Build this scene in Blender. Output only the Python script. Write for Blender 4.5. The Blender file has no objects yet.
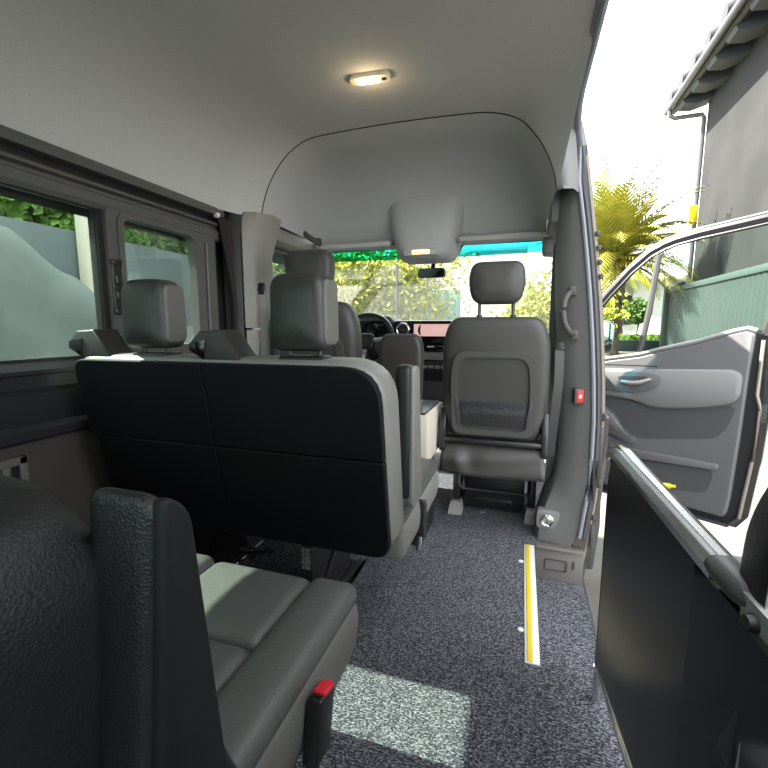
import bpy, bmesh, math, random
from mathutils import Vector, Matrix
R = math.radians
random.seed(7)
SC = bpy.context.scene
COL = SC.collection

# ------------------------------------------------------------------ materials
def _bsdf(name):
    m = bpy.data.materials.new(name); m.use_nodes = True
    nt = m.node_tree; b = nt.nodes['Principled BSDF']
    return m, nt, b

def mat(name, col, rough=.5, metal=0., spec=.5, bump=None, var=None, emit=None, coat=0.):
    """bump = (scale, strength, kind) ; var = (scale, other colour, detail)"""
    m, nt, b = _bsdf(name)
    b.inputs['Base Color'].default_value = (*col, 1)
    b.inputs['Roughness'].default_value = rough
    b.inputs['Metallic'].default_value = metal
    b.inputs['Specular IOR Level'].default_value = spec
    b.inputs['Coat Weight'].default_value = coat
    tc = nt.nodes.new('ShaderNodeTexCoord')
    if var:
        n = nt.nodes.new('ShaderNodeTexNoise'); n.inputs['Scale'].default_value = var[0]
        n.inputs['Detail'].default_value = var[2] if len(var) > 2 else 4
        nt.links.new(tc.outputs['Object'], n.inputs['Vector'])
        mx = nt.nodes.new('ShaderNodeMix'); mx.data_type = 'RGBA'
        mx.inputs['A'].default_value = (*col, 1); mx.inputs['B'].default_value = (*var[1], 1)
        rp = nt.nodes.new('ShaderNodeMapRange'); rp.inputs['From Min'].default_value = .35; rp.inputs['From Max'].default_value = .65
        nt.links.new(n.outputs['Fac'], rp.inputs['Value'])
        nt.links.new(rp.outputs['Result'], mx.inputs['Factor'])
        nt.links.new(mx.outputs['Result'], b.inputs['Base Color'])
    if bump:
        if bump[2] == 'v':
            t = nt.nodes.new('ShaderNodeTexVoronoi'); out = 'Distance'
        else:
            t = nt.nodes.new('ShaderNodeTexNoise'); out = 'Fac'; t.inputs['Detail'].default_value = 3
        t.inputs['Scale'].default_value = bump[0]
        nt.links.new(tc.outputs['Object'], t.inputs['Vector'])
        bp = nt.nodes.new('ShaderNodeBump'); bp.inputs['Strength'].default_value = bump[1]; bp.inputs['Distance'].default_value = .002
        nt.links.new(t.outputs[out], bp.inputs['Height']); nt.links.new(bp.outputs['Normal'], b.inputs['Normal'])
    if emit:
        b.inputs['Emission Color'].default_value = (*emit[0], 1); b.inputs['Emission Strength'].default_value = emit[1]
    return m

def glass(name, tint, refl=.08, rough=.0):
    m = bpy.data.materials.new(name); m.use_nodes = True; nt = m.node_tree
    for n in list(nt.nodes): nt.nodes.remove(n)
    o = nt.nodes.new('ShaderNodeOutputMaterial'); mx = nt.nodes.new('ShaderNodeMixShader')
    t = nt.nodes.new('ShaderNodeBsdfTransparent'); g = nt.nodes.new('ShaderNodeBsdfGlossy')
    t.inputs['Color'].default_value = (*tint, 1); g.inputs['Roughness'].default_value = rough
    f = nt.nodes.new('ShaderNodeFresnel'); f.inputs['IOR'].default_value = 1.45
    mr = nt.nodes.new('ShaderNodeMath'); mr.operation = 'MULTIPLY_ADD'; mr.inputs[1].default_value = .45; mr.inputs[2].default_value = refl
    nt.links.new(f.outputs[0], mr.inputs[0]); nt.links.new(mr.outputs[0], mx.inputs[0])
    nt.links.new(t.outputs[0], mx.inputs[1]); nt.links.new(g.outputs[0], mx.inputs[2]); nt.links.new(mx.outputs[0], o.inputs['Surface'])
    return m

def carpet_mat():
    m, nt, b = _bsdf('speckled carpet')
    tc = nt.nodes.new('ShaderNodeTexCoord')
    mp = nt.nodes.new('ShaderNodeMapping'); mp.inputs['Scale'].default_value = (1, 1.6, 1)
    nt.links.new(tc.outputs['Object'], mp.inputs['Vector'])
    v = nt.nodes.new('ShaderNodeTexVoronoi'); v.inputs['Scale'].default_value = 190
    n = nt.nodes.new('ShaderNodeTexNoise'); n.inputs['Scale'].default_value = 150; n.inputs['Detail'].default_value = 5
    for t in (v, n): nt.links.new(mp.outputs[0], t.inputs['Vector'])
    sp = nt.nodes.new('ShaderNodeSeparateColor'); nt.links.new(v.outputs['Color'], sp.inputs[0])
    ad = nt.nodes.new('ShaderNodeMath'); ad.operation = 'MULTIPLY_ADD'; ad.inputs[1].default_value = .35
    nt.links.new(sp.outputs[0], ad.inputs[0]); nt.links.new(n.outputs['Fac'], ad.inputs[2])
    cr = nt.nodes.new('ShaderNodeValToRGB'); e = cr.color_ramp.elements
    e[0].position = .5; e[0].color = (.028, .030, .038, 1); e[1].position = .90; e[1].color = (.31, .315, .34, 1)
    k = cr.color_ramp.elements.new(.68); k.color = (.09, .094, .108, 1)
    nt.links.new(ad.outputs[0], cr.inputs[0]); nt.links.new(cr.outputs[0], b.inputs['Base Color'])
    b.inputs['Roughness'].default_value = .95; b.inputs['Specular IOR Level'].default_value = .1
    w = nt.nodes.new('ShaderNodeTexWave'); w.bands_direction = 'Y'; w.inputs['Scale'].default_value = 38; w.inputs['Distortion'].default_value = 2
    nt.links.new(tc.outputs['Object'], w.inputs['Vector'])
    a2 = nt.nodes.new('ShaderNodeMath'); nt.links.new(w.outputs['Fac'], a2.inputs[0]); nt.links.new(ad.outputs[0], a2.inputs[1])
    bp = nt.nodes.new('ShaderNodeBump'); bp.inputs['Strength'].default_value = .7; bp.inputs['Distance'].default_value = .004
    nt.links.new(a2.outputs[0], bp.inputs['Height']); nt.links.new(bp.outputs['Normal'], b.inputs['Normal'])
    return m

def net_mat():
    m, nt, b = _bsdf('pocket net')
    tc = nt.nodes.new('ShaderNodeTexCoord'); v = nt.nodes.new('ShaderNodeTexVoronoi'); v.inputs['Scale'].default_value = 90
    v.feature = 'DISTANCE_TO_EDGE'; v.inputs['Randomness'].default_value = .25
    nt.links.new(tc.outputs['Object'], v.inputs['Vector'])
    cr = nt.nodes.new('ShaderNodeValToRGB'); cr.color_ramp.elements[0].position = .08; cr.color_ramp.elements[0].color = (.045, .045, .047, 1)
    cr.color_ramp.elements[1].position = .16; cr.color_ramp.elements[1].color = (.008, .008, .009, 1)
    nt.links.new(v.outputs['Distance'], cr.inputs[0]); nt.links.new(cr.outputs[0], b.inputs['Base Color']); b.inputs['Roughness'].default_value = .8
    return m

M = dict(
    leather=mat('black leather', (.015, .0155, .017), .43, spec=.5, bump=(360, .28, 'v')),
    lit_side_dim=mat('lit black leather side', (.13, .127, .118), .5, bump=(420, .2, 'v')),  # black leather side; light from the door opening put into the colour
    shell_d=mat('dark armrest plastic', (.012, .013, .014), .6, spec=.3),
    headrest=mat('headrest leather', (.034, .034, .032), .42, bump=(400, .2, 'v')),
    cushion=mat('daylit black leather tops', (.085, .090, .084), .40, bump=(330, .3, 'v')),  # black leather lifted for the seat tops, daylight put into the colour
    leather_b=mat('black bench back', (.0048, .0052, .0066), .6, spec=.22, bump=(330, .2, 'v')),
    grey_leather=mat('grey seat leatherette', (.050, .048, .045), .5, bump=(420, .25, 'v')),
    shell=mat('grey seat shell', (.066, .064, .060), .5, bump=(600, .15, 'n')),
    net=net_mat(),
    headliner=mat('grey felt headliner', (.54, .537, .525), .95, spec=.1, bump=(500, .4, 'n'), var=(260, (.49, .487, .477))),
    cabliner=mat('cab headliner', (.46, .458, .455), .85, spec=.2, bump=(500, .2, 'n')),
    visor=mat('visor vinyl', (.46, .45, .43), .7),
    pillar=mat('pillar trim', (.17, .168, .165), .55, bump=(700, .15, 'n')),
    pillar_l=mat('pale pillar trim', (.25, .24, .215), .55, bump=(700, .15, 'n')),
    black=mat('black plastic', (.012, .012, .013), .4),
    satin=mat('satin black', (.022, .022, .024), .3),
    gloss=mat('gloss black', (.006, .006, .008), .12),
    rail=mat('grey rail plastic', (.055, .055, .055), .45),
    frame=mat('grey window frame', (.095, .092, .088), .45),
    brown=mat('brown-grey side lining', (.050, .043, .038), .85, bump=(400, .3, 'n')),
    chrome=mat('chrome', (.82, .82, .83), .14, metal=1),
    alu=mat('brushed aluminium', (.70, .70, .70), .25, metal=1),
    carpet=carpet_mat(),
    scuff=mat('taupe scuff plastic', (.125, .115, .105), .5),
    yellow=mat('yellow strip', (.75, .52, .02), .6),
    white=mat('white plastic', (.75, .75, .73), .45),
    cream=mat('cream console side', (.55, .50, .42), .5),
    lit_side=mat('lit black bench side', (.20, .195, .18), .45, bump=(420, .2, 'v')),  # black leather made paler to stand for strong light from the right
    red=mat('red plastic', (.62, .02, .03), .4),
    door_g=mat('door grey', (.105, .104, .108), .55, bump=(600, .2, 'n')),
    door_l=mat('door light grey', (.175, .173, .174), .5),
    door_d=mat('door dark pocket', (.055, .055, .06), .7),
    body=mat('dark grey car paint', (.05, .045, .042), .3, coat=.6),
    jamb=mat('jamb paint', (.25, .225, .19), .38, metal=.3),
    seal=mat('rubber seal', (.045, .047, .055), .5),
    seal_l=mat('pale seal', (.21, .22, .26), .45),
    curtain=mat('charcoal curtain cloth', (.050, .044, .043), .95, spec=.05, bump=(900, .3, 'n')),
    belt=mat('grey belt webbing', (.30, .29, .28), .8),
    lens=mat('lamp lens', (.9, .75, .45), .3, emit=((1, .72, .34), 2.2)),
    lens_d=mat('dim lamp lens', (.8, .55, .2), .3, emit=((1, .62, .18), .7)),
    bezel=mat('lamp bezel', (.75, .68, .52), .4),
    screen=mat('screen', (.05, .03, .03), .2, emit=((.85, .52, .48), .16)),
    screen_d=mat('screen dark', (.01, .01, .01), .3),
    dash=mat('dash plastic', (.07, .07, .072), .55, bump=(600, .2, 'n')),
    dash_l=mat('dash grey band', (.22, .22, .22), .4),
    fabric_stick=mat('label sticker', (.6, .6, .56), .5, var=(120, (.10, .09, .07))),
    g_side=glass('tinted side glass', (.80, .88, .83), .012),
    g_clear=glass('clear glass', (.95, .98, .96), .0),
    g_door=glass('door glass', (.89, .95, .92), .0),
    g_band=glass('blue sun band', (.02, .42, .55), .0),
    mirror=mat('mirror glass', (.45, .52, .5), .05, metal=1),
    # outside
    paving=mat('pale paving', (.20, .175, .125), .9, var=(1.6, (.15, .135, .095), 6)),
    concrete=mat('concrete ground', (.125, .118, .104), .9, var=(3, (.10, .094, .083), 6)),
    stucco=mat('dark grey render', (.0225, .0232, .0232), .9, spec=.2, bump=(40, .3, 'n'), var=(1.2, (.030, .0305, .030), 6)),
    soffit=mat('grey soffit', (.05, .055, .062), .8),
    gutter=mat('gutter', (.055, .057, .06), .5),
    tile=mat('roof tile', (.032, .033, .037), .8),
    teal=mat('teal gate paint', (.020, .034, .031), .6),
    teal_l=mat('teal gate rail', (.034, .055, .050), .6),
    teal_d=mat('teal garage door', (.11, .24, .22), .7),
    house=mat('white render', (.80, .78, .74), .9),
    house_w=mat('house window', (.03, .035, .04), .3),
    palm=mat('palm frond', (.34, .30, .04), .6, var=(2.2, (.17, .20, .022))),
    palm_y=mat('palm heart', (.30, .24, .02), .6),
    trunk=mat('palm trunk', (.16, .12, .085), .95, var=(9, (.07, .05, .035)), bump=(25, 1., 'v')),
    leaf_y=mat('yellow-green leaves', (.32, .38, .024), .6, var=(4, (.46, .47, .045))),
    leaf_g=mat('green leaves', (.05, .115, .014), .6, var=(4, (.09, .16, .022))),
    leaf_i=mat('ivy leaves', (.22, .40, .06), .5, var=(7, (.07, .16, .025))),
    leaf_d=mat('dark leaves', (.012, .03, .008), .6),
    grass=mat('grass', (.07, .16, .01), .9, var=(6, (.11, .2, .02))),
    bark=mat('bark', (.07, .055, .04), .9),
    tarp=mat('grey-green cover cloth', (.085, .102, .096), .8, var=(2.2, (.118, .138, .130), 5)),
    fence=mat('blue-grey fence', (.14, .17, .178), .8),
    post=mat('pale wooden post', (.55, .50, .40), .8),
    sign=mat('yellow sign', (.55, .40, .0), .6),
)

# ------------------------------------------------------------------ mesh helper
class B:
    def __init__(s): s.bm = bmesh.new()
    def _merge(s, t, xf=None):
        if xf is not None: bmesh.ops.transform(t, matrix=xf, verts=t.verts)
        me = bpy.data.meshes.new('tmp'); t.to_mesh(me); t.free(); s.bm.from_mesh(me); bpy.data.meshes.remove(me); return s
    def box(s, a, b, bev=0., seg=2, xf=None):
        t = bmesh.new(); bmesh.ops.create_cube(t, size=1)
        c = [(a[i] + b[i]) / 2 for i in range(3)]; d = [abs(b[i] - a[i]) for i in range(3)]
        for v in t.verts: v.co = Vector([c[i] + v.co[i] * d[i] for i in range(3)])
        if bev > 0: bmesh.ops.bevel(t, geom=list(t.edges), offset=min(bev, min(d) * .49), segments=seg, profile=.5, affect='EDGES')
        return s._merge(t, xf)
    def prism(s, pts, ax, a, b, bev=0., seg=2, xf=None):
        t = bmesh.new()
        f = {'x': lambda u, v, w: (w, u, v), 'y': lambda u, v, w: (u, w, v), 'z': lambda u, v, w: (u, v, w)}[ax]
        v0 = [t.verts.new(f(u, v, a)) for u, v in pts]; v1 = [t.verts.new(f(u, v, b)) for u, v in pts]
        n = len(pts); c0 = t.faces.new(v0); c1 = t.faces.new(v1[::-1])
        for i in range(n): t.faces.new((v0[i], v1[i], v1[(i + 1) % n], v0[(i + 1) % n]))
        bmesh.ops.recalc_face_normals(t, faces=t.faces)
        if bev > 0:
            ed = list(set(list(c0.edges) + list(c1.edges)))
            bmesh.ops.bevel(t, geom=ed, offset=bev, segments=seg, profile=.5, affect='EDGES')
        return s._merge(t, xf)
    def loft(s, rings, closed=True, caps=True, xf=None):
        t = bmesh.new(); vs = [[t.verts.new(p) for p in r] for r in rings]; n = len(rings[0])
        for i in range(len(vs) - 1):
            for j in range(n if closed else n - 1):
                k = (j + 1) % n; t.faces.new((vs[i][j], vs[i][k], vs[i + 1][k], vs[i + 1][j]))
        if caps and closed: t.faces.new(vs[0]); t.faces.new(vs[-1][::-1])
        bmesh.ops.recalc_face_normals(t, faces=t.faces)
        return s._merge(t, xf)
    def pad(s, pts, ax, a, b, r, crown=0., n=4, xf=None):
        """upholstered slab: outline pts extruded a..b along ax, soft edges of radius r and a crowned face on both sides"""
        us = [p[0] for p in pts]; vs = [p[1] for p in pts]
        cu, cv = (min(us) + max(us)) / 2, (min(vs) + max(vs)) / 2; w, h = max(us) - min(us), max(vs) - min(vs)
        f = {'x': lambda u, v, q: (q, u, v), 'y': lambda u, v, q: (u, q, v), 'z': lambda u, v, q: (u, v, q)}[ax]
        def ring(ins, d):
            ku, kv = (w - 2 * ins) / w, (h - 2 * ins) / h
            return [f(cu + (u - cu) * ku, cv + (v - cv) * kv, d) for u, v in pts]
        sg = 1 if b > a else -1; rings = []; m = min(w, h) * .49
        for q in (.9, .55): rings.append(ring(m * q, a - sg * crown * (1 - q * q * .0) if q == .9 else a - sg * crown * .8))
        rings.append(ring(min(r * 1.35, m * .4), a - sg * crown * .15))
        for i in range(n + 1):
            t = math.pi / 2 * (1 - i / n); rings.append(ring(r * (1 - math.cos(t)), a + sg * r * (1 - math.sin(t))))
        for i in range(n + 1):
            t = math.pi / 2 * i / n; rings.append(ring(r * (1 - math.cos(t)), b - sg * r * (1 - math.sin(t))))
        rings.append(ring(min(r * 1.35, m * .4), b + sg * crown * .15))
        rings.append(ring(m * .55, b + sg * crown * .8)); rings.append(ring(m * .9, b + sg * crown))
        return s.loft(rings, xf=xf)
    def tube(s, pts, r, n=10, xf=None, closed=False, flat=1.):
        P = [Vector(p) for p in pts]; rings = []; up = Vector((0, 0, 1))
        for i, p in enumerate(P):
            d = (P[(i + 1) % len(P)] - P[i - 1]) if closed else (P[min(i + 1, len(P) - 1)] - P[max(i - 1, 0)])
            d.normalize(); a = d.cross(up)
            if a.length < .05: a = d.cross(Vector((1, 0, 0)))
            a.normalize(); b = a.cross(d).normalized()
            rr = r[i] if isinstance(r, (list, tuple)) else r
            rings.append([p + a * (math.cos(2 * math.pi * k / n) * rr) + b * (math.sin(2 * math.pi * k / n) * rr * flat) for k in range(n)])
        if closed: rings.append(rings[0])
        return s.loft(rings, caps=not closed, xf=xf)
    def quads(s, qs):
        for q in qs: s.bm.faces.new([s.bm.verts.new(p) for p in q])
        return s
    def sheet(s, pts, th, n=(0, 0, 1)):
        o = Vector(n) * th
        return s.loft([[Vector(p) for p in pts], [Vector(p) + o for p in pts]])

def mk(name, b, m, parent=None, loc=None, ang=35, smooth=True):
    me = bpy.data.meshes.new(name); bm = b.bm if isinstance(b, B) else b
    root = parent
    off = Vector((0, 0, 0))
    while root is not None: off += root.location; root = root.parent
    if loc is not None: off += Vector(loc)
    if off.length: bmesh.ops.translate(bm, vec=-off, verts=bm.verts)
    bm.to_mesh(me); bm.free(); me.materials.append(M[m] if isinstance(m, str) else m)
    if smooth:
        me.shade_smooth(); me.set_sharp_from_angle(angle=R(ang))
    o = bpy.data.objects.new(name, me); COL.objects.link(o)
    if loc is not None: o.location = loc
    if parent is not None: o.parent = parent
    return o

def thing(name, loc, label, cat, group=None):
    o = bpy.data.objects.new(name, None); COL.objects.link(o); o.location = loc; o.empty_display_size = .1
    return tag(o, label, cat, group)
def tag(o, label=None, cat=None, group=None, kind=None):
    if label: o['label'] = label
    if cat: o['category'] = cat
    if group: o['group'] = group
    if kind: o['kind'] = kind
    return o
def struct(name, b, m, label, cat, **k): return tag(mk(name, b, m, **k), label, cat, kind='structure')
def dup(root, loc, label=None, group=None):
    r = root.copy(); COL.objects.link(r); r.location = loc
    if label: r['label'] = label
    if group: r['group'] = group
    for ch in list(root.children):
        c = ch.copy(); COL.objects.link(c); c.parent = r
        for g in list(ch.children):
            d = g.copy(); COL.objects.link(d); d.parent = c
    return r

def rpoly(pts, r, n=5):
    """round the corners of a polygon; r a number or one per corner"""
    out = []; N = len(pts)
    for i in range(N):
        p = Vector(pts[i]); a = Vector(pts[i - 1]); c = Vector(pts[(i + 1) % N]); rr = r[i] if isinstance(r, (list, tuple)) else r
        if rr <= 0: out.append(tuple(p)); continue
        da, dc = (a - p), (c - p); k = min(rr, da.length * .49, dc.length * .49)
        p0 = p + da.normalized() * k; p1 = p + dc.normalized() * k
        for j in range(n + 1):
            t = j / n; out.append(tuple((1 - t) ** 2 * p0 + 2 * t * (1 - t) * p + t * t * p1))
    return out
def rrect(u0, v0, u1, v1, r, n=5): return rpoly([(u0, v0), (u1, v0), (u1, v1), (u0, v1)], r, n)
def shear_y(z0, y_per_z):
    m = Matrix.Identity(4); m[1][2] = y_per_z; m[1][3] = -z0 * y_per_z; return m
def frame_ring(b, outer, inner, ax, a, c):
    """a flat frame: outer and inner outlines with the same number of points"""
    f = {'x': lambda u, v, w: (w, u, v), 'y': lambda u, v, w: (u, w, v)}[ax]
    n = len(outer)
    R_ = [[f(u, v, a) for u, v in outer], [f(u, v, a) for u, v in inner], [f(u, v, c) for u, v in inner], [f(u, v, c) for u, v in outer]]
    t = bmesh.new(); vs = [[t.verts.new(p) for p in r] for r in R_]
    for i in range(4):
        for j in range(n):
            k = (j + 1) % n; t.faces.new((vs[i][j], vs[i][k], vs[(i + 1) % 4][k], vs[(i + 1) % 4][j]))
    bmesh.ops.recalc_face_normals(t, faces=t.faces)
    return b._merge(t)

# ================================================================== THE VAN: shell
# floor with the sunken step well beside the sliding door
b = B()
b.box((-1.50, -1.3, -.05), (.07, 3.45, 0)); b.box((.07, -1.3, -.05), (.30, 1.31, 0)); b.box((.07, 2.09, -.05), (.30, 3.45, 0))
b.box((.03, 1.26, -.20), (.335, 2.13, -.165)); b.box((.03, 1.28, -.2), (.07, 2.12, -.02)); b.box((.07, 1.28, -.2), (.30, 1.31, -.02))
struct('floor', b, 'carpet', 'speckled charcoal ribbed carpet floor with a sunken door step', 'floor', smooth=False)

# left wall: lining with window openings
XL = -1.42
b = B()
b.box((XL - .06, -1.3, -.1), (XL, 2.1, .70)); struct('wall_left', b, 'brown', 'brown-grey felt lining of the lower left side wall', 'wall', smooth=False)
b = B()
b.prism([(XL - .05, .70), (XL + .012, .70), (XL + .022, .71), (XL + .022, .735), (XL + .006, .75), (XL - .05, .75)], 'y', -1.3, 1.95)
b.prism([(XL - .05, .75), (XL + .004, .75), (XL + .012, .80), (XL + .012, .845), (XL - .004, .86), (XL - .05, .86)], 'y', -1.3, 1.95)
b.prism([(XL - .05, .86), (XL + .002, .86), (XL + .002, .90), (XL + .02, .905), (XL + .02, .917), (XL - .01, .94), (XL - .05, .94)], 'y', -1.3, 1.95)
struct('trim_1', b, 'satin', 'dark ledge mouldings under the left windows', 'trim', ang=20)
b = B()
b.prism([(XL - .028, 1.455), (XL - .005, 1.455), (XL + .006, 1.47), (XL + .006, 1.50), (XL - .012, 1.508), (XL - .012, 1.52), (XL + .010, 1.525), (XL + .010, 1.535), (XL - .028, 1.535)], 'y', -1.3, 1.83)
b.prism([(XL - .05, 1.57), (XL + .02, 1.57), (XL + .026, 1.585), (XL + .016, 1.605), (XL - .05, 1.605)], 'y', -1.3, 1.83)
struct('trim_2', b, 'frame', 'grey curtain rail running above the left windows', 'trim', ang=20)
b = B(); b.box((XL - .05, -1.3, 1.53), (XL - .02, 2.1, 1.575)); b.box((XL - .05, 1.18, .93), (XL - .022, 1.25, 1.46)); b.box((XL - .05, 1.66, .93), (XL - .03, 2.1, 1.57)); b.box((XL - .05, .30, .93), (XL - .02, .42, 1.46)); b.box((XL - .05, -.62, .93), (XL - .02, -.5, 1.46)); b.box((XL - .05, -1.3, .93), (XL - .02, -1.22, 1.46))
struct('trim_3', b, 'black', 'black pillars and slot between the left windows', 'trim', smooth=False)

# windows on the left
w1 = B(); frame_ring(w1, rrect(.40, .93, 1.205, 1.47, .03), rrect(.425, .95, 1.182, 1.45, .02), 'x', XL - .03, XL - .012)
w1 = struct('window_1', w1, 'black', 'large fixed tinted side window on the left', 'window')
mk('window_glass', B().box((XL - .04, .41, .94), (XL - .036, 1.195, 1.46)), 'g_side', w1)
w2 = B(); frame_ring(w2, rrect(1.205, .93, 1.775, 1.47, .03), rrect(1.262, .968, 1.640, 1.447, .045), 'x', XL - .03, XL + .004)
frame_ring(w2, rrect(1.245, .952, 1.660, 1.463, .05), rrect(1.268, .972, 1.634, 1.443, .04), 'x', XL - .03, XL + .012)
w2.tube([(XL + .008, 1.705, .94), (XL + .008, 1.71, 1.43)], .008)
w2 = struct('window_2', w2, 'frame', 'sliding tinted side window with grey rounded frame and latch', 'window')
mk('window_glass', B().box((XL - .030, 1.25, .955), (XL - .026, 1.655, 1.46)), 'g_side', w2)
lt = B(); lt.box((XL, 1.210, 1.09), (XL + .012, 1.240, 1.29), .004); lt.box((XL + .008, 1.205, 1.27), (XL + .022, 1.245, 1.286), .003); lt.box((XL + .008, 1.205, 1.094), (XL + .022, 1.245, 1.11), .003)
lt.box((XL + .008, 1.212, 1.20), (XL + .026, 1.238, 1.23), .004); lt.box((XL + .008, 1.212, 1.145), (XL + .026, 1.238, 1.172), .004); lt.box((XL + .01, 1.208, 1.18), (XL + .02, 1.242, 1.19), .002)
mk('window_latch', lt, 'satin', w2)
for n, (y0, y1) in (('window_5', (-.52, .32)), ('window_6', (-1.24, -.60))):
    w = B(); frame_ring(w, rrect(y0, .93, y1, 1.47, .03), rrect(y0 + .02, .95, y1 - .02, 1.45, .02), 'x', XL - .03, XL - .012)
    w = struct(n, w, 'black', 'fixed tinted side window behind the rear bench', 'window'); mk('window_glass', B().box((XL - .04, y0, .94), (XL - .036, y1, 1.46)), 'g_side', w)

# felt ceiling: sections from the back to the arch over the cab
def cring(y, L, zt, Rx, flat_l, flat_r, Lz=1.60, Rz=1.89):
    l = [(L[0], Lz)] + list(L[1]) + [(flat_l, zt)]; mid = [(flat_l + (flat_r - flat_l) * i / 6, zt + .012 * math.sin(math.pi * i / 6)) for i in range(1, 6)]
    return l + mid + [(flat_r, zt)] + list(Rx)
def sec(y, pts): return [(x, y, z) for x, z in pts]
def chaikin(p):
    for _ in range(2):
        q = [p[0]]
        for a, c in zip(p, p[1:]): q += [(a[0] * .75 + c[0] * .25, a[1] * .75 + c[1] * .25), (a[0] * .25 + c[0] * .75, a[1] * .25 + c[1] * .75)]
        p = q + [p[-1]]
    return p
wide = cring(0, (-1.43, [(-1.415, 1.70), (-1.37, 1.79), (-1.29, 1.87), (-1.18, 1.92)]), 1.945, [(-.06, 1.94), (.01, 1.935), (.065, 1.930), (.12, 1.922), (.166, 1.912)], -1.05, -.14)
arch = cring(0, (-1.31, [(-1.285, 1.70), (-1.235, 1.80), (-1.17, 1.875), (-1.10, 1.925)]), 1.955, [(-.05, 1.915), (.01, 1.85), (.055, 1.785), (.093, 1.70), (.113, 1.61)], -1.02, -.17)
side = cring(0, (-1.43, [(-1.40, 1.70), (-1.345, 1.79), (-1.26, 1.87), (-1.16, 1.92)]), 1.95, [(-.05, 1.94), (.02, 1.92), (.09, 1.89), (.15, 1.83), (.225, 1.72)], -1.04, -.15)
wide, arch, side = chaikin(wide), chaikin(arch), chaikin(side)
rings = [sec(-1.3, wide), sec(.6, wide), sec(1.5, wide), sec(1.78, [((a[0] * .8 + c[0] * .2), (a[1] * .8 + c[1] * .2)) for a, c in zip(wide, arch)]),
         sec(1.92, [((a[0] * .45 + c[0] * .55), (a[1] * .45 + c[1] * .55)) for a, c in zip(wide, arch)]), sec(2.01, arch)]
b = B(); b.loft(rings, closed=False)
struct('ceiling', b, 'headliner', 'pale grey felt ceiling of the high-roof van', 'ceiling', ang=60)
# lining beside the arch on both sides (down to the pillars)
b = B()
aL = [(x, 2.012, z) for x, z in arch[:28]]; b.loft([aL, [(-1.48, 1.98, z) for x, y, z in aL]], closed=False)
aR = [(x, 2.012, z) for x, z in arch[-28:]]; ox_ = lambda z: .20 - max(0, z - 1.66) * .12
b.loft([aR, [(x + .25 * (max(x + .01, ox_(z)) - x), 1.992, z) for x, y, z in aR], [(x + .7 * (max(x + .01, ox_(z)) - x), 2.005, z) for x, y, z in aR], [(max(x + .01, ox_(z)), 2.07, z) for x, y, z in aR]], closed=False)
struct('trim_4', b, 'pillar', 'felt lining beside the arch over the cab', 'trim', ang=60)
# roof skin over everything so that no daylight leaks in
b = B(); b.loft([sec(-1.32, [(-1.56, 1.45), (-1.50, 1.85), (-1.3, 2.03), (-.577, 2.06), (.05, 2.02), (.165, 1.96), (.178, 1.935)]), sec(2.3, [(-1.56, 1.45), (-1.50, 1.85), (-1.3, 2.03), (-.577, 2.06), (.05, 2.02), (.165, 1.96), (.178, 1.935)]),
                 sec(2.72, [(-1.52, 1.45), (-1.46, 1.62), (-1.25, 1.70), (-.577, 1.74), (.02, 1.70), (.23, 1.66), (.27, 1.60)])], closed=False)
struct('roof', b, 'body', 'dark painted outer roof skin of the van', 'roof', ang=50)

# moulded cab headliner: from the arch forward and down to the windscreen header
def blend(y, k, dz, kx):
    out = []
    for x, z in arch:
        xx = -.585 + (x + .585) * kx; zz = 1.60 + (z - 1.60) * k + dz; out.append((xx, y, zz))
    return out
rings = [blend(2.013, 1.0, 0, 1.0), blend(2.04, .985, -.003, .992), blend(2.20, .95, -.005, .985), blend(2.36, .86, -.01, .98), blend(2.48, .66, -.02, .975), blend(2.56, .36, -.035, .97), blend(2.60, .12, -.05, .97), blend(2.64, .05, -.065, .97)]
rings += [[(p[0], 2.76, p[2]) for p in blend(2.7, .0, -.06, .97)]]
b = B(); b.loft(rings, closed=False)
struct('trim_5', b, 'cabliner', 'moulded grey cab headliner curving down to the windscreen', 'headliner', ang=60)
b = B(); b.tube([(x, 2.008, z - .002) for x, z in arch], .0022, 6)
struct('trim_6', b, 'black', 'thin dark joint line around the cab arch', 'trim')

# rear wall with windows (behind the camera)
b = B(); b.box((-1.5, -1.36, -.1), (.35, -1.3, .92)); b.box((-1.5, -1.36, 1.55), (.35, -1.3, 2.05))
for x0, x1 in ((-1.5, -1.36), (-.66, -.50), (.22, .35)): b.box((x0, -1.36, .9), (x1, -1.3, 1.56))
struct('wall_rear', b, 'brown', 'rear door wall of the van', 'wall', smooth=False)
w = struct('window_7', B().box((-1.37, -1.34, .91), (-.65, -1.335, 1.56)), 'g_side', 'left rear door window', 'window')
w = struct('window_8', B().box((-.51, -1.34, .91), (.23, -1.335, 1.56)), 'g_side', 'right rear door window', 'window')
# right wall behind the sliding door opening
b = B(); b.box((.31, -1.3, -.1), (.36, .30, .92)); b.box((.30, -1.3, 1.50), (.34, .30, 1.72)); b.box((.27, -1.3, 1.70), (.32, .30, 1.88))
for y0, y1 in ((-1.3, -1.2), (-.5, -.38), (.18, .30)): b.box((.31, y0, .9), (.35, y1, 1.52))
struct('wall_right', b, 'pillar', 'grey right side wall behind the sliding door', 'wall', smooth=False)
for n, (y0, y1) in (('window_9', (-1.22, -.48)), ('window_10', (-.40, .20))):
    struct(n, B().box((.328, y0, .91), (.332, y1, 1.52)), 'g_side', 'tinted right side window behind the sliding door', 'window')

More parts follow.
